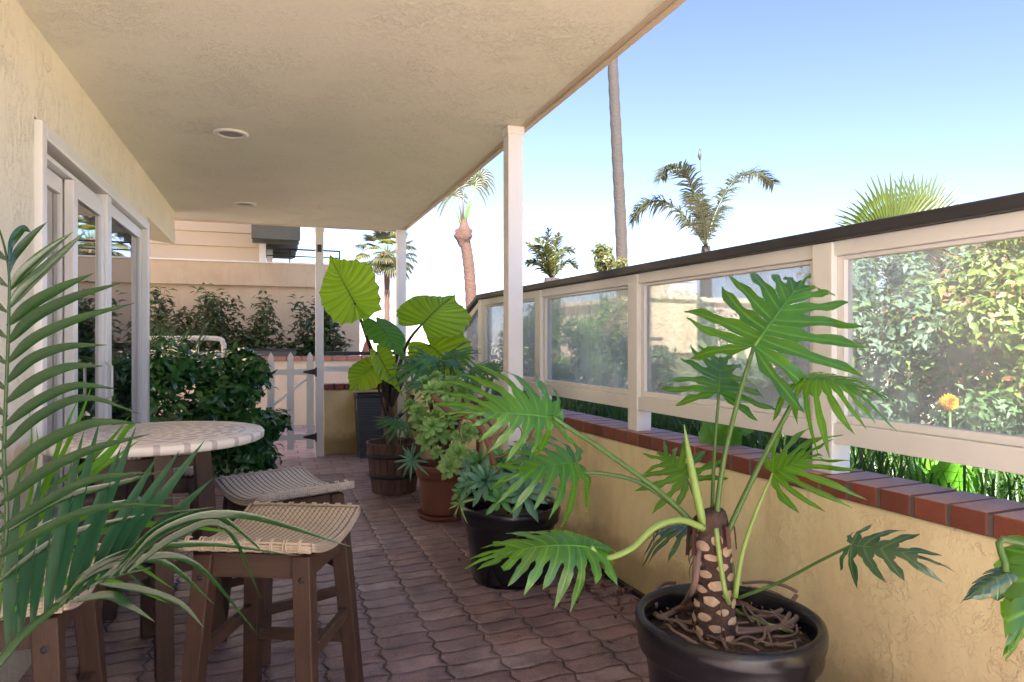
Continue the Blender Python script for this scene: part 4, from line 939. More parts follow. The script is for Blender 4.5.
LL = [((9, 262), (14, 242), (24, 229), (31, 232), .9), ((9, 276), (17, 255), (32, 236), (47, 222), .9), ((9, 291), (26, 270), (48, 250), (73, 232), .88), ((8, 309), (28, 284), (56, 258), (86, 231), .87), ((7, 326), (30, 305), (60, 288), (94, 273), .85), ((7, 344), (32, 318), (74, 297), (121, 283), .84),
      ((6, 364), (34, 338), (80, 318), (135, 303), .83), ((5, 384), (30, 360), (65, 347), (107, 345), .83), ((4, 404), (34, 381), (68, 367), (104, 366), .82), ((2, 428), (36, 402), (75, 386), (118, 389), .82), ((0, 452), (36, 418), (84, 398), (140, 414), .81),
      ((-2, 480), (40, 446), (90, 424), (142, 423), .8), ((-4, 508), (40, 474), (90, 450), (150, 434), .8), ((-6, 535), (40, 505), (92, 480), (150, 472), .8), ((-8, 562), (40, 532), (100, 508), (165, 505), .8)]
for (a, c, d, e, dep) in LL:
    leaflet(b, [P(*a, DP), P(*c, lerp(DP, dep, .4)), P(*d, lerp(DP, dep, .7)), P(*e, dep)], .0115 + .003 * random.random())
for k in range(12):      # mirrored leaflets on the far side of the stem
    y = 240 + k * 26; leaflet(b, [P(8, y + 20, DP), P(-20, y - 6, DP + .03), P(-70, y - 40, DP + .1)], .017)
b.build('leaflets', M['palm'], f1)
# second, lower frond seen edge on
r2 = smooth_path([crown, P(-60, 760, .8), P(5, 655, .86), P(50, 612, .92), P(85, 588, .97), P(120, 574, 1.0), P(150, 568, 1.03)], 6)
b = MB(); b.tube(r2, [lerp(.008, .002, i / (len(r2) - 1)) for i in range(len(r2))], 8); f2 = b.build('frond', M['blade_dark'], ap)
b = MB(); sdv = N(1, .15, .1)
for i, (bx, by, tx, ty) in enumerate([(8, 650, 20, 470), (20, 640, 42, 468), (32, 630, 60, 462), (45, 620, 84, 430), (56, 612, 100, 420), (66, 604, 122, 445), (78, 596, 136, 427), (88, 590, 158, 455), (98, 584, 180, 450), (108, 580, 205, 440), (116, 577, 213, 478), (124, 574, 228, 510), (15, 645, 30, 500), (50, 616, 72, 460), (72, 600, 110, 470)]):
    leaflet(b, [P(bx, by, .9 + i * .008), P(lerp(bx, tx, .35), lerp(by, ty, .4), .93 + i * .008), P(lerp(bx, tx, .7), lerp(by, ty, .72), .95 + i * .008), P(tx, ty, .97 + i * .008)], .019 if i < 12 else .016, sdv, fold=.3)
b.build('leaflets', M['palm_under'], f2)
b = MB()
for i, (pts, w) in enumerate([([(120, 574), (170, 530), (240, 516), (352, 547)], .024), ([(110, 578), (160, 530), (215, 516), (268, 556)], .02), ([(128, 572), (180, 535), (225, 528), (262, 600)], .017), ([(60, 606), (100, 570), (160, 562), (216, 606)], .022), ([(90, 588), (140, 560), (196, 566), (262, 640)], .018),
        ([(40, 620), (110, 560), (200, 545), (300, 556)], .016), ([(-5, 560), (50, 525), (110, 505), (190, 497)], .016), ([(-5, 600), (40, 560), (90, 552), (150, 590)], .02), ([(70, 602), (110, 596), (130, 606), (155, 622)], .017), ([(100, 584), (140, 590), (180, 604), (204, 628)], .015), ([(-5, 585), (60, 540), (130, 520), (215, 507)], .018), ([(-5, 540), (60, 500), (120, 484), (165, 470)], .017)]):
    leaflet(b, [P(x, y, .92 + .04 * j) for j, (x, y) in enumerate(pts)], w * .78, N(.15, .85, .4), n=6)
b.build('leaflets', M['palm'], f2)
# bright green frond
r3 = smooth_path([crown, P(-40, 780, .9), P(-2, 600, 1.0), P(20, 540, 1.04), P(45, 490, 1.08), P(60, 440, 1.12)], 6)
b = MB(); b.tube(r3, [lerp(.008, .003, i / (len(r3) - 1)) for i in range(len(r3))], 8); f3 = b.build('frond', M['petiole'], ap)
b = MB()
for i, (pts, w) in enumerate([([(22, 540), (60, 500), (100, 470), (140, 440)], .018), ([(10, 560), (60, 528), (120, 508), (180, 506)], .018), ([(30, 520), (52, 470), (66, 430), (80, 395)], .015), ([(38, 505), (66, 450), (82, 415), (92, 385)], .014), ([(0, 590), (60, 560), (120, 560), (175, 590)], .02), ([(15, 550), (30, 500), (38, 450), (36, 425)], .014),
        ([(0, 620), (60, 585), (110, 582), (170, 604)], .018), ([(45, 490), (80, 470), (112, 440), (130, 415)], .013), ([(60, 500), (110, 455), (128, 430), (136, 424)], .02), ([(40, 560), (110, 530), (170, 526), (250, 535)], .016), ([(10, 500), (24, 470), (32, 440), (28, 400)], .012)]):
    leaflet(b, [P(x, y, 1.0 + .03 * j) for j, (x, y) in enumerate(pts)], w, N(.3, .8, .5), n=6)
b.build('leaflets', M['palm_bright'], f3)

# drooping plant at the near right edge
rp = V((1.50, .62, 0)); rpot = nursery_pot('black pot just inside the near right corner', (rp.x, rp.y), .18, .4, M['plastic'])
rpl = thing('drooping_plant', 'drooping ragged leaf entering at the right edge', 'plant', (rp.x, rp.y, .35))
for i, (B, T, n_, hw, ss) in enumerate([(P(1034, 556, 1.22), P(1012, 640, 1.16), N(-.6, .1, .8), .05, 71), (P(1050, 560, 1.2), P(1022, 662, 1.12), N(.3, .2, .9), .055, 72), (P(1006, 572, 1.2), P(962, 597, 1.19), N(.1, .9, .5), .03, 73)]):
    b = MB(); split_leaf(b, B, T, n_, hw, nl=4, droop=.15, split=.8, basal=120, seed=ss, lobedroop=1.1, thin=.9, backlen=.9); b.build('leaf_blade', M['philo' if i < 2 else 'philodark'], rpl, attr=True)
    b = MB(); b.tube(smooth_path([V((rp.x, rp.y, .35)), V((rp.x - .02, rp.y + .02, .75)), B + V((.03, 0, .05)), B], 5), .006, 8); b.build('petiole', M['petiole'], rpl)

# ================================================================== OUTDOOR PLANTING
def leaves_mesh(name, centers, normals, sizes, m, parent=None, aspect=.45, droop=.2, bias=None):
    """many leaf blades (6 verts, folded) as one foliage mesh"""
    n = len(centers); c = np.asarray(centers, float); nn = np.asarray(normals, float); nn /= np.linalg.norm(nn, axis=1)[:, None] + 1e-9
    r = rng.normal(size=(n, 3)); 
    if bias is not None: r = r * .6 + np.asarray(bias)
    d = r - nn * (r * nn).sum(1)[:, None]; d /= np.linalg.norm(d, axis=1)[:, None] + 1e-9
    s = np.cross(nn, d); L = np.asarray(sizes)[:, None]; w = L * aspect / 2
    v = np.stack([c, c + d * L * .45 + s * w + nn * L * .08, c + d * L - nn * L * droop, c + d * L * .45 - s * w + nn * L * .08, c + d * L * .5 - nn * L * .02], 1).reshape(-1, 3)
    org = np.zeros(3)
    root_ = parent
    while root_ is not None and root_.parent: root_ = root_.parent
    if root_ is not None and 'org' in root_: org = np.array(root_['org'][:])
    v = v - org
    b_ = np.arange(n)[:, None] * 5
    f = np.concatenate([b_ + np.array([0, 1, 4]), b_ + np.array([1, 2, 4]), b_ + np.array([2, 3, 4]), b_ + np.array([3, 0, 4])], 1).reshape(-1, 3)
    me = bpy.data.meshes.new(name); me.vertices.add(len(v)); me.vertices.foreach_set('co', v.ravel().astype(np.float32))
    me.loops.add(f.size); me.loops.foreach_set('vertex_index', f.ravel().astype(np.int32)); me.polygons.add(len(f))
    me.polygons.foreach_set('loop_start', np.arange(0, f.size, 3, dtype=np.int32)); me.polygons.foreach_set('loop_total', np.full(len(f), 3, np.int32))
    me.update(calc_edges=True); me.materials.append(m); me.validate()
    o = bpy.data.objects.new(name, me); col.objects.link(o)
    if parent: o.parent = parent
    return o
def cloud(c, rad, n, clumps=14, cr=.38, shell=.55, flat=1):
    """points in leafy clumps filling an ellipsoid; returns points and outward normals"""
    c = np.array(c, float); rad = np.array(rad, float); u = rng.normal(size=(clumps, 3)); u /= np.linalg.norm(u, axis=1)[:, None]
    rr = rng.uniform(shell, 1, clumps)[:, None]; cc_ = u * rr * (1 - cr * .6); k = rng.integers(0, clumps, n); sz_ = rng.uniform(.6, 1.15, clumps)
    q = rng.normal(size=(n, 3)); q /= np.linalg.norm(q, axis=1)[:, None]; q2 = q * (rng.uniform(.15, 1, n) ** .5)[:, None] * cr * sz_[k][:, None]
    p = (cc_[k] + q2) * rad + c; return p, q + np.array([0, 0, .5]) + rng.normal(size=(n, 3)) * .45
def shrub(name, label, cat, c, rad, n, size, m, base=None, group=None, clumps=14, cr=.38, aspect=.45, stems=6, bark=None, kind=None, shell=.55, m2=None, frac=.2):
    bz = base if base is not None else (c[0], c[1], c[2] - rad[2])
    t = thing(name, label, cat, bz, group=group)
    p, nn = cloud(c, rad, n, clumps, cr, shell); p[:, 2] = np.maximum(p[:, 2], bz[2] + .01)
    k = int(len(p) * (1 - frac)) if m2 else len(p)
    leaves_mesh('foliage', p[:k], nn[:k], rng.uniform(.7, 1.25, k) * size, m, t, aspect)
    if m2: leaves_mesh('young_foliage', p[k:], nn[k:], rng.uniform(.6, 1.1, len(p) - k) * size, m2, t, aspect)
    b = MB()
    for i in range(stems):
        q = p[rng.integers(0, len(p))]; b.tube(smooth_path([bz, ((bz[0] * .6 + q[0] * .4), (bz[1] * .6 + q[1] * .4), lerp(bz[2], q[2], .55)), q], 4), [lerp(.02, .006, j / 8) * max(1, rad[2]) for j in range(9)], 6)
    b.build('stems', bark or M['bark'], t); return t
M['glossy'] = leaf_mat('glossy_dark_leaf', (.07, .22, .05), (.035, .13, .035), None, .12, .18, .7, (.08, .25, .03))
M['spar'] = leaf_mat('reddish_green_leaf', (.05, .13, .03), (.05, .07, .025), None, .2, .4, .5, (.2, .2, .05))
M['hedge'] = leaf_mat('hedge_leaf', (.11, .19, .07), (.07, .13, .06), None, .25, .45, .4, (.2, .35, .08))
M['hedge_grey'] = leaf_mat('grey_green_leaf', (.12, .18, .11), (.075, .125, .085), None, .25, .5, .4, (.2, .3, .15))
M['lite'] = leaf_mat('sunny_leaf', (.24, .30, .07), (.13, .20, .05), None, .35, .4, .5, (.45, .6, .1))
M['orange'] = leaf_mat('orange_leaf', (.42, .22, .11), (.34, .14, .07), None, .3, .5, .4, (.7, .4, .15))
M['blade'] = leaf_mat('strap_blade', (.045, .105, .02), (.035, .075, .02), None, .3, .35, .6, (.2, .45, .06))
M['brightleaf'] = leaf_mat('lime_leaf', (.12, .30, .03), (.08, .24, .02), None, .45, .35, .5, (.5, .85, .08))
M['frond'] = leaf_mat('palm_frond', (.035, .042, .022), (.03, .036, .02), None, .12, .45, .4, (.2, .28, .1))
M['frond_gold'] = leaf_mat('golden_frond', (.07, .07, .022), (.035, .05, .018), None, .3, .4, .5, (.6, .55, .1))
M['dryfrond'] = leaf_mat('dry_frond', (.13, .085, .05), (.08, .05, .03), None, .15, .7, .2)

# glossy bush
shrub('glossy_bush', 'dense dark green glossy bush left of the picket gate behind the table', 'bush', (-.70, 7.0, .66), (.95, .74, .80), 7000, .105, M['glossy'], clumps=62, cr=.20, stems=8, base=(-.85, 7.05, 0), aspect=.5)
shrub('glossy_bush', 'lower glossy bush spreading at the floor beside the gate', 'bush', (-.30, 6.75, .22), (.42, .38, .3), 2200, .075, M['glossy'], clumps=14, cr=.4, stems=4, base=(-.32, 6.8, 0), aspect=.5)
# spiky clump behind it
t = thing('spiky_plant', 'spiky green clump rising behind the glossy bush', 'plant', (-1.15, 7.85, 0)); b = MB()
for k in range(90):
    a = random.uniform(0, 2 * PI); l = random.uniform(.7, 1.0); o_ = V((math.cos(a), math.sin(a), 0)); c = V((-1.05, 7.85, .82)) + V((random.uniform(-.3, .3), random.uniform(-.1, .1), 0))
    b.ribbon([c, c + o_ * .1 * l + V((0, 0, .35 * l)), c + o_ * .3 * l + V((0, 0, .6 * l)), c + o_ * .5 * l + V((0, 0, .72 * l))], [.012, .014, .01, .002], o_.cross(V((0, 0, 1))))
b.build('blades', M['hedge'], t); b = MB(); b.tube([(-1.15, 7.85, 0), (-1.15, 7.85, .7)], [.06, .05], 8); b.build('stem', M['bark'], t)
# sparse branching shrubs in front of the neighbour's wall
def sparse(c, w, h, nb, lab, seed):
    rr = random.Random(seed); t = thing('sparse_shrub', lab, 'shrub', c, group='thin branching shrubs along the neighbouring wall'); b = MB(); pts = []; nr = []
    for k in range(nb):
        a = rr.uniform(0, 2 * PI); sp_ = rr.uniform(.2, 1) * w; e = V((c[0] + math.cos(a) * sp_, c[1] + math.sin(a) * sp_ * .4, c[2] + h * rr.uniform(.55, 1))); s0 = V(c) + V((rr.uniform(-.1, .1), 0, 0))
        p = smooth_path([s0, lerp(s0, e, .4) + V((0, 0, .15 * h)), lerp(s0, e, .75) + V((rr.uniform(-.1, .1), 0, .03)), e], 5); b.tube(p, [lerp(.014, .003, i / (len(p) - 1)) for i in range(len(p))], 5)
        for i in range(5, len(p)):
            for _ in range(11):
                q = p[i] + V((rr.gauss(0, .07), rr.gauss(0, .07), rr.gauss(0, .055))); pts.append(q); nr.append((rr.gauss(0, .5), rr.gauss(0, .5) - .3, 1))
    b.build('branches', M['bark'], t); leaves_mesh('foliage', pts, nr, [rr.uniform(.09, .17) for _ in pts], M['spar'], t, .36)
sparse((-1.6, 11.5, 0), 1.05, 2.05, 20, 'sparse reddish green shrub at the left of the salmon wall', 1)
sparse((-.6, 11.5, 0), .9, 2.1, 22, 'sparse branching shrub in the middle of the salmon wall', 2)
sparse((.6, 11.4, 0), .7, 2.0, 15, 'thin branching shrub right of the gate post', 3)
sparse((-2.8, 11.4, 0), 1.0, 2.15, 18, 'sparse shrub seen past the house corner', 4)
bp = thing('trough_planter', 'dark trough planter standing on the brick capped wall', 'planter', (-.1, 10.9, 1.042)); b = MB(); b.box(-.75, .35, 10.80, 11.0, 1.043, 1.13); b.build('body', M['eave'], bp)
b = MB(); b.box(-.77, .37, 10.78, 11.02, 1.132, 1.155); b.build('rim', M['iron'], bp)

# strap-leaved grass border outside the wall
b = MB()
for k in range(5200):
    y = random.uniform(-2.6, 9) if k < 3200 else random.uniform(.4, 4.5); off = random.uniform(.36, 1.2); c = W(y, off, .42); a = random.uniform(0, 2 * PI); l = random.uniform(.34, .52); o_ = V((math.cos(a), math.sin(a), 0)); le = random.uniform(.15, .5)
    b.ribbon([c, c + o_ * le * l * .3 + V((0, 0, l * .55)), c + o_ * le * l * .75 + V((0, 0, l * .9)), c + o_ * le * l * 1.2 + V((0, 0, l * (1 - le * .2)))], [.007, .010, .008, .001], o_.cross(V((0, 0, 1))), .3)
o = b.build('strap_grass', M['blade']); tag(o, 'strappy green grass border growing behind the brick capped wall', 'grass', kind='stuff')
# lime arum leaves
def arum(c, lab, n=6, s=.16, seed=0, h=.4):
    rr = random.Random(seed); t = thing('arum', lab, 'plant', (c.x, c.y, .42), group='lime green arum plants in the border'); 
    for k in range(n):
        a = rr.uniform(0, 2 * PI); o_ = V((math.cos(a), math.sin(a), 0)); B = V((c.x, c.y, c.z - .03)) + o_ * .06 + V((0, 0, rr.uniform(-.08, .05)))
        T = B + o_ * s * .35 + V((0, 0, s * 1.0)); b = MB(); split_leaf(b, B, T, N(rr.uniform(-.4, .4), .1, 1), s * .5, nl=7, droop=.1, split=.97, basal=125, seed=k, ridge=.4, seg=6, outline=round_out, apic=25); b.build('leaf_blade', M['brightleaf'], t, attr=True)
        b = MB(); b.tube([(c.x, c.y, .42), lerp(V((c.x, c.y, .42)), B, .6), B], .006, 6); b.build('stem', M['petiole'], t)
arum(P(940, 486, 2.52), 'lime green arum behind the right end of the brick cap', 6, .13, 1)
arum(P(962, 484, 2.62), 'second lime green arum just behind the right one', 4, .12, 3)
arum(P(728, 433, 3.1), 'lime green arum seen through the philodendron stems', 5, .12, 2)

# shrubs and trees behind the glass
GR = 'shrubs and small trees beyond the glass screen'
t = shrub('garden_tree', 'sunlit tree with orange tinted leaves behind the rightmost glass panel', 'tree', (5.0, 2.95, 1.38), (1.15, 1.2, .86), 15000, .078, M['lite'], base=(5.2, 3.35, .42), clumps=42, cr=.26, group=GR, stems=10, m2=M['orange'], frac=.16)
b = MB(); b.tube(smooth_path([(5.2, 3.35, .42), (5.17, 3.33, .9), (5.25, 3.2, 1.5)], 4), [.10, .085, .075, .07, .065, .06, .055, .05, .045], 10); b.build('trunk', M['bark'], t)
shrub('garden_tree', 'tall sunlit shrub at the far right edge of the glass', 'tree', (4.5, 1.6, 1.2), (.8, .9, .85), 10000, .075, M['lite'], base=(4.6, 1.2, .42), clumps=26, cr=.3, group=GR, m2=M['orange'], frac=.10)
shrub('grey_shrub', 'grey green dense shrub beside the glass post, left of the orange tinted tree', 'shrub', (4.2, 3.9, 1.25), (.75, .8, .95), 11000, .07, M['hedge_grey'], base=(4.3, 4.0, .42), clumps=34, cr=.3, group=GR, m2=M['lite'], frac=.12)
shrub('grey_shrub', 'low dark shrub under the sunlit tree', 'shrub', (4.3, 2.9, .72), (.55, .55, .35), 3500, .06, M['hedge'], base=(4.3, 2.9, .42), clumps=16, cr=.36, group=GR)
shrub('background_tree', 'pale feathery tree rising behind the grey green shrub', 'tree', (7.3, 5.4, 1.75), (1.6, 1.4, 1.0), 9000, .10, M['hedge_grey'], base=(7.2, 6.0, .42), clumps=30, cr=.3, group=GR, m2=M['orange'], frac=.22)
shrub('background_tree', 'tall hazy tree at the back right', 'tree', (8.8, 4.3, 1.6), (1.6, 1.6, 1.1), 9000, .12, M['lite'], base=(8.8, 4.6, .42), clumps=30, cr=.3, group=GR, m2=M['orange'], frac=.2)
hz = [((4.3, 6.8, 1.1), (.95, .95, .95), 'blue green hedge bush behind the second glass panel', M['hedge_grey'], .1), ((5.0, 8.2, 1.35), (1.1, 1.1, .95), 'hedge bush with pale flowers behind the second glass panel', M['hedge'], .2), ((3.7, 8.6, 1.15), (.85, 1.0, .75), 'yellow green hedge bush behind the narrow panel near the post', M['lite'], .3), ((3.6, 5.3, .75), (.6, .6, .4), 'low green bush below the sword leaves', M['hedge'], .1),
      ((4.6, 4.9, .8), (.6, .6, .45), 'low dark bush at the foot of the glass panel before the beige house', M['hedge'], .1), ((3.9, 10.0, 1.05), (.8, 1.0, .7), 'farthest hedge bush at the corner of the screen', M['lite'], .3), ((5.4, 9.2, 1.3), (1.1, 1.1, .75), 'broad bush below the short palm', M['lite'], .3)]
hz += [(tuple(P(672, 388, 7.6)), (.85, .8, .45), 'broad low bush below the pale sword leaves', M['hedge'], .25), (tuple(P(765, 385, 7.2)), (.9, .8, .45), 'low bush right of the sword leaves behind the big philodendron', M['hedge_grey'], .2)]
for c, r_, lab, m_, fr in hz: shrub('hedge_bush', lab, 'bush', c, r_, 5500, .075, m_, base=(c[0], c[1], .4), clumps=24, cr=.34, group=GR, m2=M['brightleaf'] if m_ is M['lite'] else M['lite'], frac=fr)
shrub('leafy_bush', 'bushy yellow green treetop left of the tall bare trunk', 'tree', tuple(P(604, 268, 14)), (.45, .6, .5), 1500, .11, M['frond_gold'], base=(P(604, 268, 14).x, P(604, 268, 14).y, 0), clumps=10, cr=.4)
# sword leaves (strelitzia)
st_ = thing('sword_leaf_plant', 'clump of tall pale sword shaped leaves before the beige house', 'plant', (4.6, 6.2, .42))
M['sword'] = leaf_mat('sword_leaf', (.34, .42, .22), (.20, .30, .14), None, .35, .4, .5, (.45, .55, .2))
for i, (x, yt, d) in enumerate([(690, 318, 7.6), (700, 335, 7.4), (712, 330, 7.8), (678, 335, 7.7), (725, 342, 7.5), (738, 338, 7.8), (664, 345, 7.6), (705, 350, 7.2), (755, 350, 7.8), (652, 352, 7.8), (770, 340, 8.0)]):
    T = P(x, yt, d); B = V((lerp(T.x, 4.6, .35), lerp(T.y, 6.2, .35), .45)); mid = lerp(B, T, .5) + N(random.uniform(-1, 1), 0, 0) * .05
    b = MB(); leaflet(b, [B, mid, T], .23, N(1, 0, random.uniform(-.5, .9)), n=8, fold=.5); b.build('leaf_blade', M['sword'], st_)
# orange blossom
fl = thing('orange_flower', 'round orange blossom head on a stalk before the right tree', 'flower', tuple(P(950, 470, 3.25).xy) + (.42,))
fc = P(950, 402, 3.25); b = MB(); rosette(b, fc, N(0, .3, 1), .052, 170, .26, -1.45, 1.45, .1, .6, 5); b.build('petals', leaf_mat('orange_petal', (.85, .36, .03), (.8, .28, .02), None, .35, .5, .3, (1, .55, .05)), fl)
b = MB(); b.tube([(fc.x, fc.y, .42), (fc.x, fc.y, fc.z - .01)], .006, 6); b.build('stalk', M['petiole'], fl)
b = MB(); rosette(b, (fc.x, fc.y, .45), (0, 0, 1), .35, 18, .12, .5, 1.3, .4, .3, 6); b.build('leaves', M['blade'], fl)

# ------------------------------------------------------------------ palms
def trunk(t, pts, r0, r1, m, n=12, rings=True, cuts=10):
    p = smooth_path(pts, cuts); b = MB(); k = len(p) - 1
    b.tube(p, [lerp(r0, r1, i / k) * (1 + (.045 * ((i % 2) * 2 - 1) if rings else 0)) for i in range(k + 1)], n); return b.build('trunk', m, t)
def feather(t, pts, ll, nl, m, w=.035, hang=.5, seed=0, out=None):
    rr = random.Random(seed); p = smooth_path(pts, 10); b = MB(); b.tube(p, [lerp(.03, .006, i / (len(p) - 1)) * w / .035 for i in range(len(p))], 5)
    fr = b.build('frond', m, t); b = MB(); k = len(p) - 1
    for i in range(nl):
        f = .08 + .92 * i / nl; q = f * k; j = min(int(q), k - 1); c = lerp(p[j], p[j + 1], q - j); tg = (p[j + 1] - p[j]).normalized(); sd = tg.cross(V((0, 0, 1))); sd = sd.normalized() if sd.length > .01 else V((1, 0, 0)); up = sd.cross(tg).normalized()
        for s_ in (-1, 1):
            L = ll * (math.sin(min(1, f * 2.4 + .25) * PI / 2) if f < .6 else lerp(1, .45, (f - .6) / .4)) * rr.uniform(.8, 1.15); lift = rr.uniform(-.35, .6)
            d = (sd * s_ * .8 + tg * .55 + up * lift).normalized(); e = c + d * L - V((0, 0, L * hang * rr.uniform(.6, 1.3))); mid = c + d * L * .5 - V((0, 0, L * hang * .15))
            b.ribbon([c, mid, e], [w * .7, w, w * .12], tg if abs(tg.dot(d)) < .9 else up, .2)
    b.build('leaflets', m, fr)
def fan(t, c, d, up, r, nb, m, w, spread=150, droopf=.25, seed=0, stalk=None):
    """one fan frond: blades radiating from c"""
    rr = random.Random(seed); d = V(d).normalized(); s_ = d.cross(V(up)).normalized(); u = s_.cross(d); b = MB()
    for k in range(nb):
        a = R(lerp(-spread, spread, k / (nb - 1)) / 1.0) * 1; dd = d * math.cos(a) + s_ * math.sin(a); L = r * rr.uniform(.85, 1.05); dr = droopf * L
        b.ribbon([c, c + dd * L * .5 + u * .02, c + dd * L * .8 - V((0, 0, dr * .4)), c + dd * L - V((0, 0, dr))], [w * .3, w, w * .7, w * .1], d.cross(u) * math.cos(a) - d * math.sin(a), .5)
    fr = b.build('fan_frond', m, t)
    if stalk is not None: b = MB(); b.tube([stalk, lerp(V(stalk), c, .5) + V((0, 0, .04)), c], [.02, .016, .012], 5); b.build('stalk', M['petiole'], fr)
M['redbark'] = plain('red_palm_bark', (.05, .025, .019), .9, .35, 6, .8, 22, .03); M['greybark'] = plain('grey_palm_bark', (.020, .016, .016), .9, .3, 5, .8, 16, .03)
# queen palm
qc = P(706, 246, 22); qp = thing('feather_palm', 'feather palm with four arching fronds above the glass screen', 'palm', (qc.x, qc.y, 0))
trunk(qp, [(qc.x, qc.y, 0), (qc.x, qc.y, 2.5), (qc.x, qc.y, qc.z)], .26, .14, M['greybark'])
def q(px, py, d=22): return P(px, py, d)
feather(qp, [qc, q(697, 205, 21.8), q(685, 172, 21.6), q(668, 168, 21.4), q(661, 178, 21.3)], .62, 110, M['frond'], .055, .35, 1)
feather(qp, [qc, q(690, 222), q(665, 202, 22.2), q(642, 205, 22.5), q(632, 222, 22.6)], .68, 110, M['frond'], .055, .45, 2)
feather(qp, [qc, q(716, 212, 22.3), q(735, 180, 22.6), q(756, 172, 23), q(774, 184, 23.2)], .65, 115, M['frond'], .055, .45, 3)
feather(qp, [qc, q(704, 225, 21.4), q(700, 205, 20.8), q(694, 195, 20.2), q(690, 196, 19.8)], .55, 90, M['frond'], .055, .4, 4)
feather(qp, [qc, q(712, 225, 23), q(722, 210, 24), q(732, 208, 25)], .5, 45, M['frond'], .04, .5, 5)
b = MB(); b.tube([qc, q(702, 185, 22), q(700, 160, 22)], [.03, .015, .01], 5); b.tube([q(700, 160), q(699.5, 156), q(700, 148)], [.02, .06, .01], 6); b.build('spear', M['frond'], qp)
# tall bare trunk
tt = thing('tall_palm', 'very tall bare palm trunk rising out of the picture right of the post', 'palm', (P(622, 341, 20).x, P(622, 341, 20).y, 0))
ptr = [P(623, 385, 20), P(622, 260, 20), P(617, 150, 20), P(612, 50, 20), P(608, -40, 20), P(606, -120, 20)]; trunk(tt, ptr, .18, .13, M['greybark'], cuts=12)
hc = ptr[-1]
for k in range(14):
    a = k * 2.4; e = R(random.uniform(-20, 60)); dd = V((math.cos(a) * math.cos(e), math.sin(a) * math.cos(e), math.sin(e))); fan(tt, hc + dd * 1.0, dd, (0, 0, 1), .9, 20, M['frond'], .06, 110, .3, k, hc)
# dead-headed palm with red trunk
dc = P(463, 230, 15); dp = thing('sparse_palm', 'leaning palm with reddish trunk and only a few thin fronds', 'palm', (P(471, 341, 15).x, P(471, 341, 15).y, 0))
trunk(dp, [P(473, 395, 15), P(471, 300, 15), P(468, 260, 15), P(464, 236, 15)],   .135, .12, M['redbark'], 12, cuts=9)
b = MB(); b.lathe([(.11, -.3), (.15, -.16), (.21, -.06), (.17, .0), (.19, .07), (.12, .12), (.05, .3)], tuple(P(464, 233, 15)), 14, wob=.14); b.build('crown_base', M['redbark'], dp)
for i, (x, y) in enumerate([(452, 196), (464, 180), (472, 185), (458, 188), (478, 178)]):
    e = P(x, y, 15); b = MB(); b.tube([dc, lerp(dc, e, .5), e], [.03, .022, .015], 5); so = b.build('stalk', M['petiole_dark'] if i % 2 else M['petiole'], dp)
    fan(dp, e, (e - dc), N(0, 0, 1), .42, 16, M['frond_gold'] if i in (1, 3) else M['frond'], .05, 70 if i % 2 else 120, .5, 20 + i)
# fan palm far left
wc = P(387, 255, 30); wp = thing('fan_palm', 'fan palm with shaggy crown seen past the corner post', 'palm', (wc.x, wc.y, 0))
trunk(wp, [(wc.x, wc.y, 0), (wc.x, wc.y, 2), (wc.x, wc.y, wc.z - .3)], .12, .13, M['redbark'])
b = MB(); b.lathe([(.1, -.8), (.2, -.6), (.25, -.3), (.2, .05), (.1, .2)], tuple(wc), 14, wob=.15); b.build('dry_skirt', M['redbark'], wp)
b = MB()
for k in range(120):
    a = random.uniform(0, 2 * PI); o_ = V((math.cos(a), math.sin(a), 0)); s0 = wc + o_ * .25 + V((0, 0, random.uniform(-.5, .1))); L = random.uniform(.35, .75)
    b.ribbon([s0, s0 + o_ * .28 - V((0, 0, L * .4)), s0 + o_ * .3 - V((0, 0, L))], [.05, .07, .01], o_.cross(V((0, 0, 1))))
b.build('dry_blades', M['dryfrond'], wp)
for k in range(40):
    a = k * 2.39996; e = R(lerp(85, -45, (k / 39) ** .8)); dd = V((math.cos(a) * math.cos(e), math.sin(a) * math.cos(e), math.sin(e))); c_ = wc + dd * (.75 + .2 * random.random())
    fan(wp, c_, dd, (0, 0, 1) if abs(dd.z) < .9 else (1, 0, 0), .62, 16, M['frond_gold'] if k % 5 == 0 else M['frond'], .07, 75, .35 if e < .5 else .1, 50 + k, wc)
# short palm above the second panel
yc = P(552, 278, 12); yp = thing('short_palm', 'short bushy palm peeking over the dark rail beside the white post', 'palm', (yc.x, yc.y, 0))
trunk(yp, [(yc.x, yc.y, 0), (yc.x, yc.y, 1.2), (yc.x, yc.y, yc.z)], .16, .14, M['greybark'])
for i, (x, y, x2, y2, dd) in enumerate([(540, 255, 528, 243, 11.8), (548, 245, 549, 229, 12), (560, 252, 574, 250, 12.2), (556, 248, 560, 234, 12.1), (538, 264, 527, 262, 12), (566, 262, 577, 266, 12), (545, 252, 538, 238, 11.6)]):
    feather(yp, [yc, P(x, y, dd), P(x2, y2, dd)], .26, 34, M['frond'] if i % 3 else M['frond_gold'], .03, .25, 80 + i)
M['fan_leaf'] = leaf_mat('golden_fan_leaf', (.06, .085, .015), (.035, .055, .012), None, .25, .35, .5, (.35, .35, .04))
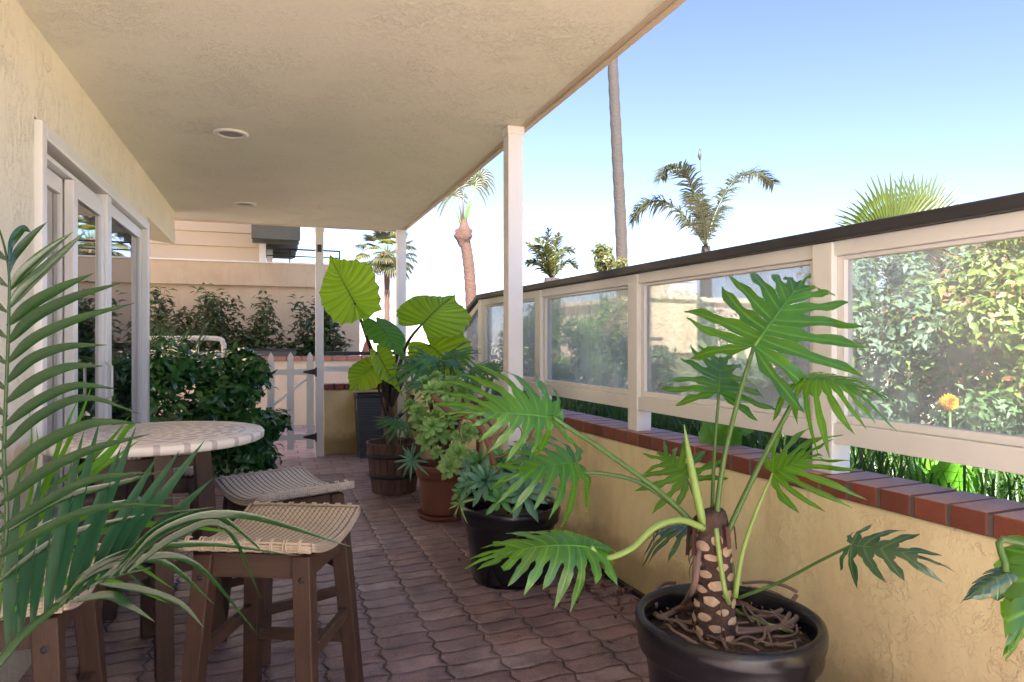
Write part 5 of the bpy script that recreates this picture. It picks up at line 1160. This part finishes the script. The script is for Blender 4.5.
# golden fan palm top right
gc = P(902, 232, 6.2); gpm = thing('golden_fan_palm', 'spiky golden green fan palm leaf just above the dark rail at right', 'palm', (gc.x, gc.y, .42))
trunk(gpm, [(gc.x, gc.y, .42), (gc.x, gc.y, 1.2), (gc.x + .03, gc.y, gc.z - .25)], .10, .08, M['greybark'])
for i, (c_, dd, r_, mm, sp_) in enumerate([(P(893, 236, 6.1), N(-.55, 1, .2), .58, 'fan_leaf', 80), (P(918, 228, 6.3), N(.45, 1, .1), .52, 'fan_leaf', 75), (P(886, 246, 6.0), N(-1, .35, .2), .55, 'fan_leaf', 70), (P(912, 245, 6.2), N(1, .1, -.2), .4, 'frond', 70), (P(904, 240, 6.7), N(0, .6, -1), .5, 'frond', 90)]):
    fan(gpm, c_, dd, N(0, -.2, 1), r_, 30, M[mm], .028, sp_, .03, 90 + i, (gc.x + .03, gc.y, gc.z - .27))

# ================================================================== LIGHT, SKY, CAMERA
SUN_EL, SUN_AZ = R(44), V((-.28, -.96, 0)).normalized()
w = bpy.data.worlds.new('World'); sc.world = w; w.use_nodes = True; nt = w.node_tree
sky = nt.nodes.new('ShaderNodeTexSky'); sky.sky_type = 'NISHITA'; sky.sun_disc = False; sky.sun_elevation = SUN_EL
sky.sun_rotation = math.atan2(SUN_AZ.x, SUN_AZ.y); sky.altitude = 0; sky.air_density = .75; sky.dust_density = .25; sky.ozone_density = 3.5
hz_ = nt.nodes.new('ShaderNodeMix'); hz_.data_type = 'RGBA'; hz_.blend_type = 'MULTIPLY'; hz_.inputs[0].default_value = 1; hz_.inputs[7].default_value = (.90, .745, .765, 1)
nt.links.new(sky.outputs[0], hz_.inputs[6]); nt.links.new(hz_.outputs[2], nt.nodes['Background'].inputs[0]); nt.nodes['Background'].inputs[1].default_value = .055
l = bpy.data.lights.new('sun', 'SUN'); l.energy = 4.9; l.angle = R(.6); l.color = (1, .93, .83); lo = bpy.data.objects.new('sun', l); col.objects.link(lo)
sd_ = V((SUN_AZ.x * math.cos(SUN_EL), SUN_AZ.y * math.cos(SUN_EL), math.sin(SUN_EL))); lo.rotation_euler = sd_.to_track_quat('Z', 'Y').to_euler(); lo.location = (0, -5, 10)
cam = bpy.data.cameras.new('camera'); cam.lens = 24 * FP / 682.67; cam.sensor_width = 36; cam.clip_start = .05; cam.clip_end = 2000; co_ = bpy.data.objects.new('camera', cam); col.objects.link(co_)
co_.location = (0, 0, EYE); co_.rotation_euler = (R(90), 0, -CA); sc.camera = co_
sc.view_settings.view_transform = 'Standard'; sc.view_settings.look = 'None'; sc.view_settings.gamma = 1; sc.view_settings.use_curve_mapping = False
sc.view_settings.exposure = 3.2
cy = sc.cycles; cy.use_denoising = True; cy.max_bounces = 10; cy.diffuse_bounces = 6; cy.glossy_bounces = 4; cy.transmission_bounces = 6; cy.transparent_max_bounces = 12; cy.sample_clamp_indirect = 6; cy.use_adaptive_sampling = True; cy.adaptive_threshold = .015
cy.caustics_reflective = False; cy.caustics_refractive = False
for o in list(sc.objects):
    if 'org' in o: del o['org']
